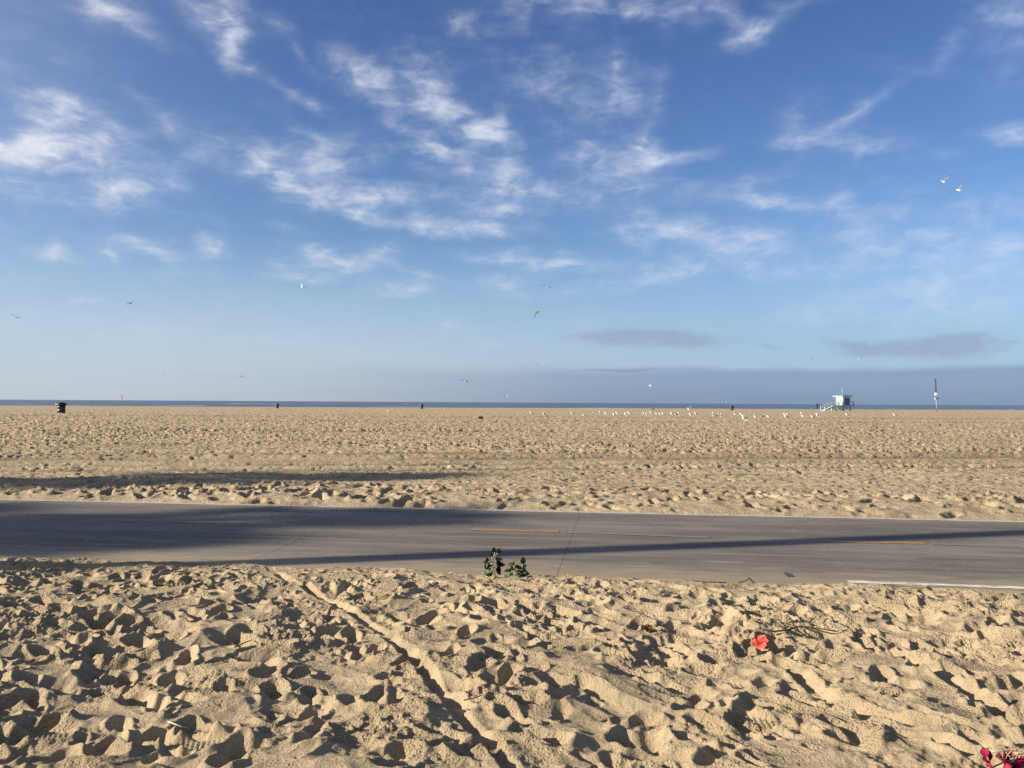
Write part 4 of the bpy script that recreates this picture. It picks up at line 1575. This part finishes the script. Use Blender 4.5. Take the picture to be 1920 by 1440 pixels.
st1 = [[lp(2, -1), lp(1, 8), lp(-2, 18), lp(-3, 30), lp(-1, 40), lp(1, 49)], [lp(-3, 31, .0), lp(-8, 30, -.012), lp(-13, 29, -.02)], [lp(-2, 15), lp(-8, 11, -.02), lp(-11, 10, -.03), lp(-13, 15, -.03)],
       [lp(-1, 40), lp(4, 43, .015), lp(6, 46, .02)], [lp(-3, 28), lp(3, 31, .02), lp(8, 34, .02)], [lp(-2, 18), lp(4, 20, .02), lp(7, 22, .03)]]
q = random.Random(21)
lv1 = []
for (x, y, d, ax, ay) in ((0, 47, 0, -.15, 1), (4, 46, .02, .7, .9), (6, 44, .02, .35, .3), (-2, 42, 0, -.9, -.1), (-4, 40, -.01, -.5, -.7), (-12, 30, -.02, -1, .1), (-11, 31, -.02, -.4, .8),
                           (-8, 29, 0, -.5, -.8), (-12, 28, -.02, -.3, -.6), (-3, 27, .01, -.8, -.5), (2, 36, .02, .6, -.5), (8, 35, .02, .9, -.2), (5, 33, .02, .5, -.8), (7, 27, .02, .4, -.9),
                           (3, 25, .03, .8, .1), (7, 22, .03, .9, .3), (5, 20, .02, .7, -.7), (2, 16, .02, .7, -.3), (8, 16, .03, .2, -1), (-4, 22, -.01, -.9, .2), (-6, 18, -.02, -.8, -.3), (-11, 17, -.03, -.4, .7),
                           (-12, 10, -.03, -.9, .1), (-9, 9, -.02, -.6, -.6), (-4, 12, 0, -.5, -.6), (4, 10, .02, .7, -.2)):
    lv1.append((lp(x, y, d), Vector((ax, q.uniform(-.45, .15), ay)), q.uniform(.60, .88)))
plant(pb, st1, lv1, 'taller round leaved green plant with pale stem at the path edge', 1)
pb2 = foot(968, 1080, False)
st2 = [[lp(2, 0), lp(0, 8, -.01), lp(-4, 16, -.02), lp(-5, 21, -.02)], [lp(4, 0), lp(8, 8, .0), lp(11, 17, .0), lp(12, 23)], [lp(3, 0), lp(-6, 5, .02), lp(-12, 8, .03)], [lp(4, 0), lp(14, 6, -.02), lp(18, 8, -.02)]]
lv2 = []
for (x, y, d, ax, ay) in ((-5, 21, -.02, -.9, .15), (-4, 20, -.02, .1, .9), (-3, 18, -.02, .9, .2), (-4, 16, -.02, -.8, -.4), (-1, 13, -.01, -.8, .2), (12, 22, 0, .1, 1), (11, 18, 0, .8, .2), (10, 14, 0, -.8, .3), (12, 13, 0, .7, -.5),
                           (0, 9, 0, .8, -.2), (5, 8, -.02, .2, -.8), (9, 9, .01, .8, -.4), (-12, 8, .03, -.8, .2), (-10, 7, .02, -.3, .8), (-6, 5, .02, -.6, -.5), (15, 7, -.02, .9, .2), (17, 8, -.02, .5, -.7), (12, 5, -.02, .1, -.9),
                           (5, 4, -.03, -.5, -.6), (2, 6, -.03, .8, .4), (8, 5, -.04, -.7, .4), (13, 10, .03, .2, .9), (6, 12, .03, -.4, .8)):
    lv2.append((lp(x, y, d), Vector((ax, q.uniform(-.5, .15), ay)), q.uniform(.62, .92)))
plant(pb2, st2, lv2, 'shorter bushy dark green plant at the path edge, right of the taller one', 2)


# ------------------------------------------------------------------ fallen flowers
def petal_material(name, c1, c2):
    m, gg, p = new_mat(name)
    tc = gg.n('ShaderNodeTexCoord').outputs['Object']
    x, y, z = gg.xyz(tc)
    f, _ = gg.noise(tc, 90, 5, .65)
    gg.put(p.inputs['Base Color'], gg.mix(gg.ss(gg.add(gg.mul(x, 12), gg.mul(f, .5)), .2, .9), c1, c2))
    p.inputs['Roughness'].default_value = .6
    p.inputs['Specular IOR Level'].default_value = .25
    return m


M_RED = petal_material('red_petal', (.50, .035, .026), (.78, .19, .14))
M_MAG = petal_material('magenta_bract', (.26, .008, .055), (.52, .03, .12))
M_DRY = petal_material('dried_petal', (.10, .03, .012), (.20, .075, .03))
M_GREENS = simple('green_calyx', (.07, .11, .03), .6, .2, 30)
M_YST = simple('yellow_stamen', (.75, .55, .12), .6, .1, 60)


def petal_mesh(name, L, W, mat, ruffle, seed, cup=.35):
    q = random.Random(seed)
    b = bmesh.new()
    rows_ = []
    n, m_ = 10, 9
    ph = q.uniform(0, 6)
    for i in range(n + 1):
        f_ = i / n
        w = W / 2 * (.16 + .84 * math.sin(min(1, f_ * 1.12) * math.pi * .62) ** 1.3)
        if f_ > .85:
            w *= 1 - .35 * ((f_ - .85) / .15) ** 2
        row = []
        for k in range(m_):
            v_ = k / (m_ - 1) * 2 - 1
            ruf = ruffle * f_ * f_ * (math.sin(v_ * 7 + ph) * .6 + math.sin(v_ * 13 + ph * 2 + f_ * 5) * .4) * (.35 + abs(v_))
            row.append(b.verts.new((L * f_ * (1 - .10 * v_ * v_ * f_), v_ * w, cup * L * f_ * (1 - .75 * f_) + ruf + .12 * L * v_ * v_ * f_)))
        rows_.append(row)
    for a, c in zip(rows_[:-1], rows_[1:]):
        for k in range(m_ - 1):
            b.faces.new((a[k], c[k], c[k + 1], a[k + 1])).smooth = True
    bmesh.ops.solidify(b, geom=list(b.faces), thickness=.0007)
    me_ = bpy.data.meshes.new(name)
    b.to_mesh(me_)
    b.free()
    me_.materials.append(mat)
    return me_


def flower(name, c, facing, roll, size, mat, n, lab, ruffle, cup, cat='flower', pistil=True, seed=1):
    q = random.Random(seed)
    root = empty(name, c)
    tag(root, lab, cat)
    qf = Vector(facing).normalized().to_track_quat('Z', 'X')
    for k in range(n):
        o = link('petal', petal_mesh('petal', size * q.uniform(.92, 1.08), size * q.uniform(.8, 1.0), mat, ruffle * size, seed * 20 + k, cup), root)
        o.rotation_euler = (qf @ Matrix.Rotation(R(roll + 360 / n * k + q.uniform(-8, 8)), 3, 'Z').to_quaternion() @ Matrix.Rotation(R(q.uniform(-22, 6)), 3, 'Y').to_quaternion()).to_euler()
    if pistil:
        tip = qf @ Vector((.15, .05, 1)).normalized() * size * .85
        o = MB().tube([Vector((0, 0, 0)), tip * .5, tip], [size * .035, size * .03, size * .022], 7).build('pistil', mat, root)
        b = MB()
        for k in range(12):
            f_ = .6 + .4 * k / 12
            a = k * 2.4
            off = qf @ Vector((math.cos(a), math.sin(a), .3)) * size * .09
            b.tube([tip * f_, tip * f_ + off], size * .012, 4)
        b.build('stamen', M_YST, o)
    MB().tube([qf @ Vector((0, 0, -size * .35)), qf @ Vector((0, 0, -.12 * size)), qf @ Vector((0, 0, size * .04))], [size * .04, size * .12, size * .09], 8).build('calyx', M_GREENS, root)
    return root


fp = lay(1425, 1207, .028)
flower('hibiscus_flower', fp, (-.35, -.62, .7), 20, .053, M_RED, 5, 'bright red hibiscus flower lying on the sand, right of centre', .30, .5, seed=3)
fp = foot(1216, 1183, False)
flower('dried_flower', fp + Vector((0, 0, .014)), (-.2, -.6, .7), 0, .030, M_DRY, 6, 'dried brown flower head half sunk in the sand, left of the red flower', .3, .5, pistil=False, seed=5)

# magenta bougainvillea spray in the bottom right corner
fb = lay(1876, 1453, 0.0, .04)
bv = empty('bougainvillea_spray', fb)
tag(bv, 'fallen magenta bougainvillea spray in the bottom right corner of the sand', 'flower')
q = random.Random(8)
MB().tube([(-.05, 0, .02), (.02, .01, .045), (.09, .03, .05), (.16, .06, .035)], .0028, 6).build('stem', M_TWIG, bv)
bm_mesh = [petal_mesh('bract', .030, .026, M_MAG, .004, 50 + k, .3) for k in range(3)]
for k in range(44):
    o = link('bract', bm_mesh[k % 3], bv)
    f_ = q.random()
    o.location = (-.055 + .21 * f_ + q.uniform(-.012, .012), q.uniform(-.03, .05), .012 + .055 * q.random() * (1 - .5 * f_))
    o.rotation_euler = (q.uniform(-1.2, 1.2), q.uniform(-1.5, .3), q.uniform(0, 6.28))
    s_ = q.uniform(.8, 1.25)
    o.scale = (s_,) * 3
for k in range(3):
    MB().tube([(.02 + .04 * k, .01, .05), (.03 + .05 * k, -.005 + .02 * k, .085), (.05 + .055 * k, .0 + .02 * k, .10)], [.0012, .001, .0016], 5).build('pale_floret', M_STEM, bv)

# ------------------------------------------------------------------ twigs, leaf scraps and straws on the sand


def twig(pts_px, rad, lab, lift=.006, name='twig', mat=None, hz_=None):
    P = []
    for i, (px, py) in enumerate(pts_px):
        p = lay(px, py, 0.0)
        P.append(p + Vector((0, 0, lift + (hz_[i] if hz_ else 0))))
    c = P[0].copy()
    o = MB().tube([p - c for p in P], [rad * (1 - .5 * i / len(P)) for i in range(len(P))], 6).build(name, mat or M_TWIG)
    o.location = c
    tag(o, lab, 'twig')
    return o, c


tg, c0 = twig([(1430, 1183), (1452, 1187), (1478, 1184), (1496, 1178), (1512, 1178), (1540, 1182), (1570, 1187)], .0062, 'long dark branching twig lying behind the red flower', .010)
for pts in ([(1512, 1178), (1520, 1171), (1527, 1163)], [(1540, 1182), (1548, 1177), (1553, 1173)], [(1496, 1178), (1484, 1172), (1474, 1176)], [(1512, 1179), (1513, 1188), (1516, 1192)], [(1478, 1184), (1470, 1190), (1455, 1191)]):
    P = [foot(px, py if py > 1176 else 1178, False) + Vector((0, 0, .026 + max(0, 1178 - py) * .0034)) for px, py in pts]
    MB().tube([p - c0 for p in P], [.0045, .004, .003], 6).build('side_branch', M_TWIG, tg)
twig([(1384, 1094), (1398, 1093), (1408, 1089)], .004, 'short dark twig at the path edge above the red flower', .008, hz_=[0, .01, .03])
twig([(1300, 1091), (1330, 1092), (1362, 1093)], .005, 'dark straight twig along the path edge right of the plants', .004)
twig([(1848, 1416), (1880, 1412), (1912, 1413)], .003, 'pale thin straw just above the magenta flowers', .01, 'straw', M_STEM)
twig([(1655, 1098), (1700, 1101), (1748, 1104)], .0035, 'thin dark twig just below the white line', .004)
twig([(350, 1104), (366, 1102), (382, 1095)], .005, 'dark twig stuck in the upper left sand', .006, hz_=[0, .005, .02])
twig([(440, 1216), (458, 1208), (472, 1202)], .004, 'short dark twig in the crumbly sand left of the wheel groove', .008)
twig([(870, 1316), (890, 1312), (902, 1307)], .0035, 'small twig right of the long wheel groove', .008)
twig([(315, 1356), (340, 1366), (356, 1369)], .003, 'thin straw in the lower left sand', .008, 'straw', M_STEM)
twig([(1013, 1394), (1022, 1398), (1036, 1400)], .003, 'tiny dark twig on smooth sand at the bottom centre', .006)

lf = foot(1907, 1328, False)
o = link('leaf', leaf_mesh(.055, .018, curl=.1))
o.location = lf + Vector((-.03, 0, .02))
o.rotation_euler = (R(35), R(-18), R(20))
tag(o, 'narrow green leaf lying on the sand at the right edge', 'leaf')

M_LITTER = simple('dry_plant_scraps', (.10, .07, .04), .9, .5, 50)
q = random.Random(77)
b = MB()
for k in range(420):
    py = 1075 + 365 * q.random() ** 1.3
    px = q.uniform(0, 1920)
    p = foot(px, py, False)
    if p.y > 7.35:
        continue
    a = q.uniform(0, 3.14)
    ln = q.uniform(.006, .03) if q.random() < .8 else q.uniform(.03, .07)
    dv = Vector((math.cos(a), math.sin(a), q.uniform(-.1, .2))) * ln
    b.tube([p + Vector((0, 0, .003)), p + dv / 2 + Vector((0, 0, .006)), p + dv + Vector((0, 0, .004))], q.uniform(.0008, .0022), 4)
o = b.build('plant_litter', M_LITTER)
tag(o, 'small dry plant scraps scattered over the near sand', kind='stuff')

# ------------------------------------------------------------------ palms out of the frame on the left: their shadows lie across path and sand
M_TRUNK = simple('palm_trunk', (.16, .13, .10), .9, .3, 6)
M_FROND = simple('palm_frond', (.05, .075, .025), .6, .3, 6)
M_DEADF = simple('dead_frond', (.17, .12, .06), .9, .3, 6)


def frond_mesh(name, L, mat, seed):
    q = random.Random(seed)
    b = bmesh.new()
    # leaf stalk
    pet = L * .45

    def blade(a, ln, w, dz):
        base = Vector((pet, 0, 0))
        d = Vector((math.cos(a), math.sin(a), 0))
        s_ = Vector((-d.y, d.x, 0)) * w
        m1 = base + d * ln * .55 + Vector((0, 0, .02))
        tip = base + d * ln + Vector((0, 0, -dz))
        v0, v1, v2, v3 = b.verts.new(base), b.verts.new(m1 + s_), b.verts.new(tip), b.verts.new(m1 - s_)
        mid = b.verts.new(m1 + Vector((0, 0, .03)))
        b.faces.new((v0, v1, mid))
        b.faces.new((v1, v2, mid))
        b.faces.new((v2, v3, mid))
        b.faces.new((v3, v0, mid))
    for k in range(17):
        a = (k / 16 - .5) * 3.7
        blade(a, L * .58 * (1 - .22 * abs(a) / 1.9) * q.uniform(.9, 1.05), L * .035, L * q.uniform(.10, .22))
    for sy in (-1, 1):
        v = [b.verts.new(p_) for p_ in ((0, 0, .02), (pet, .012 * sy, .01), (pet, 0, -.015), (0, .03 * sy, -.02))]
        b.faces.new(v)
    me_ = bpy.data.meshes.new(name)
    b.to_mesh(me_)
    b.free()
    me_.materials.append(mat)
    return me_


FR_G = [frond_mesh('frond', 1.75, M_FROND, k) for k in range(3)]
FR_D = [frond_mesh('dead_frond', 1.5, M_DEADF, 9 + k) for k in range(2)]


def palm(base, h, rad, crown, lab, seed):
    q = random.Random(seed)
    root = empty('palm_tree', base)
    tag(root, lab, 'palm tree', 'palms left of the picture')
    n = 14
    MB().tube([(.10 * math.sin(i * .4 + seed), .08 * math.cos(i * .37 + seed) - .08, -.3 + (h + .3) * i / n) for i in range(n + 1)],
              [rad * (1.25 - .3 * min(1, i / 3) + .03 * math.sin(i * 2.2)) for i in range(n + 1)], 12).build('trunk', M_TRUNK, root)
    tp = Vector((.10 * math.sin(n * .4 + seed), .08 * math.cos(n * .37 + seed) - .08, h))
    for k in range(38):
        dead = k >= 29
        o = link('dead_frond' if dead else 'frond', (FR_D if dead else FR_G)[k % (2 if dead else 3)], root)
        pitch = q.uniform(-80, 35) if not dead else q.uniform(50, 80)
        o.location = tp + Vector((0, 0, -.35 if dead else 0))
        o.rotation_euler = (q.uniform(-.3, .3), R(pitch), q.uniform(0, 6.28))
        s_ = crown * q.uniform(.85, 1.1)
        o.scale = (s_,) * 3
    return root


SD = Vector((math.cos(SHADOW_DIR), math.sin(SHADOW_DIR), 0))


def palm_for(cx, cy, h, rad, crown, lab, seed):
    """a palm whose crown throws its shadow round (cx, cy)"""
    base_ = Vector((cx, cy, 0)) - SD * (h / math.tan(SUN_EL))
    palm(base_ + Vector((0, 0, -.1)), h, rad, crown, lab, seed)


a0, a1 = at(500, 1049), at(1900, 996)
palm(Vector((-15.0, a0.y + (-15.0 - a0.x) * (a1 - a0).y / (a1 - a0).x, -.1)), 15.5, .20, 1.0, 'tall palm whose trunk shadow crosses the path', 1)
palm_for(-5.2, 15.9, 13.0, .17, 1.15, 'palm whose crown shadow lies on the sand beyond the path', 2)
palm_for(-3.6, 10.95, 12.2, .17, 1.0, 'palm whose crown shadow lies on the far lane of the path', 3)
palm_for(-6.6, 8.8, 11.6, .17, 1.0, 'palm whose crown shadow lies on the near lane of the path', 4)
palm_for(-9.8, 11.2, 12.6, .17, .9, 'palm whose crown shadow lies at the left end of the path', 5)
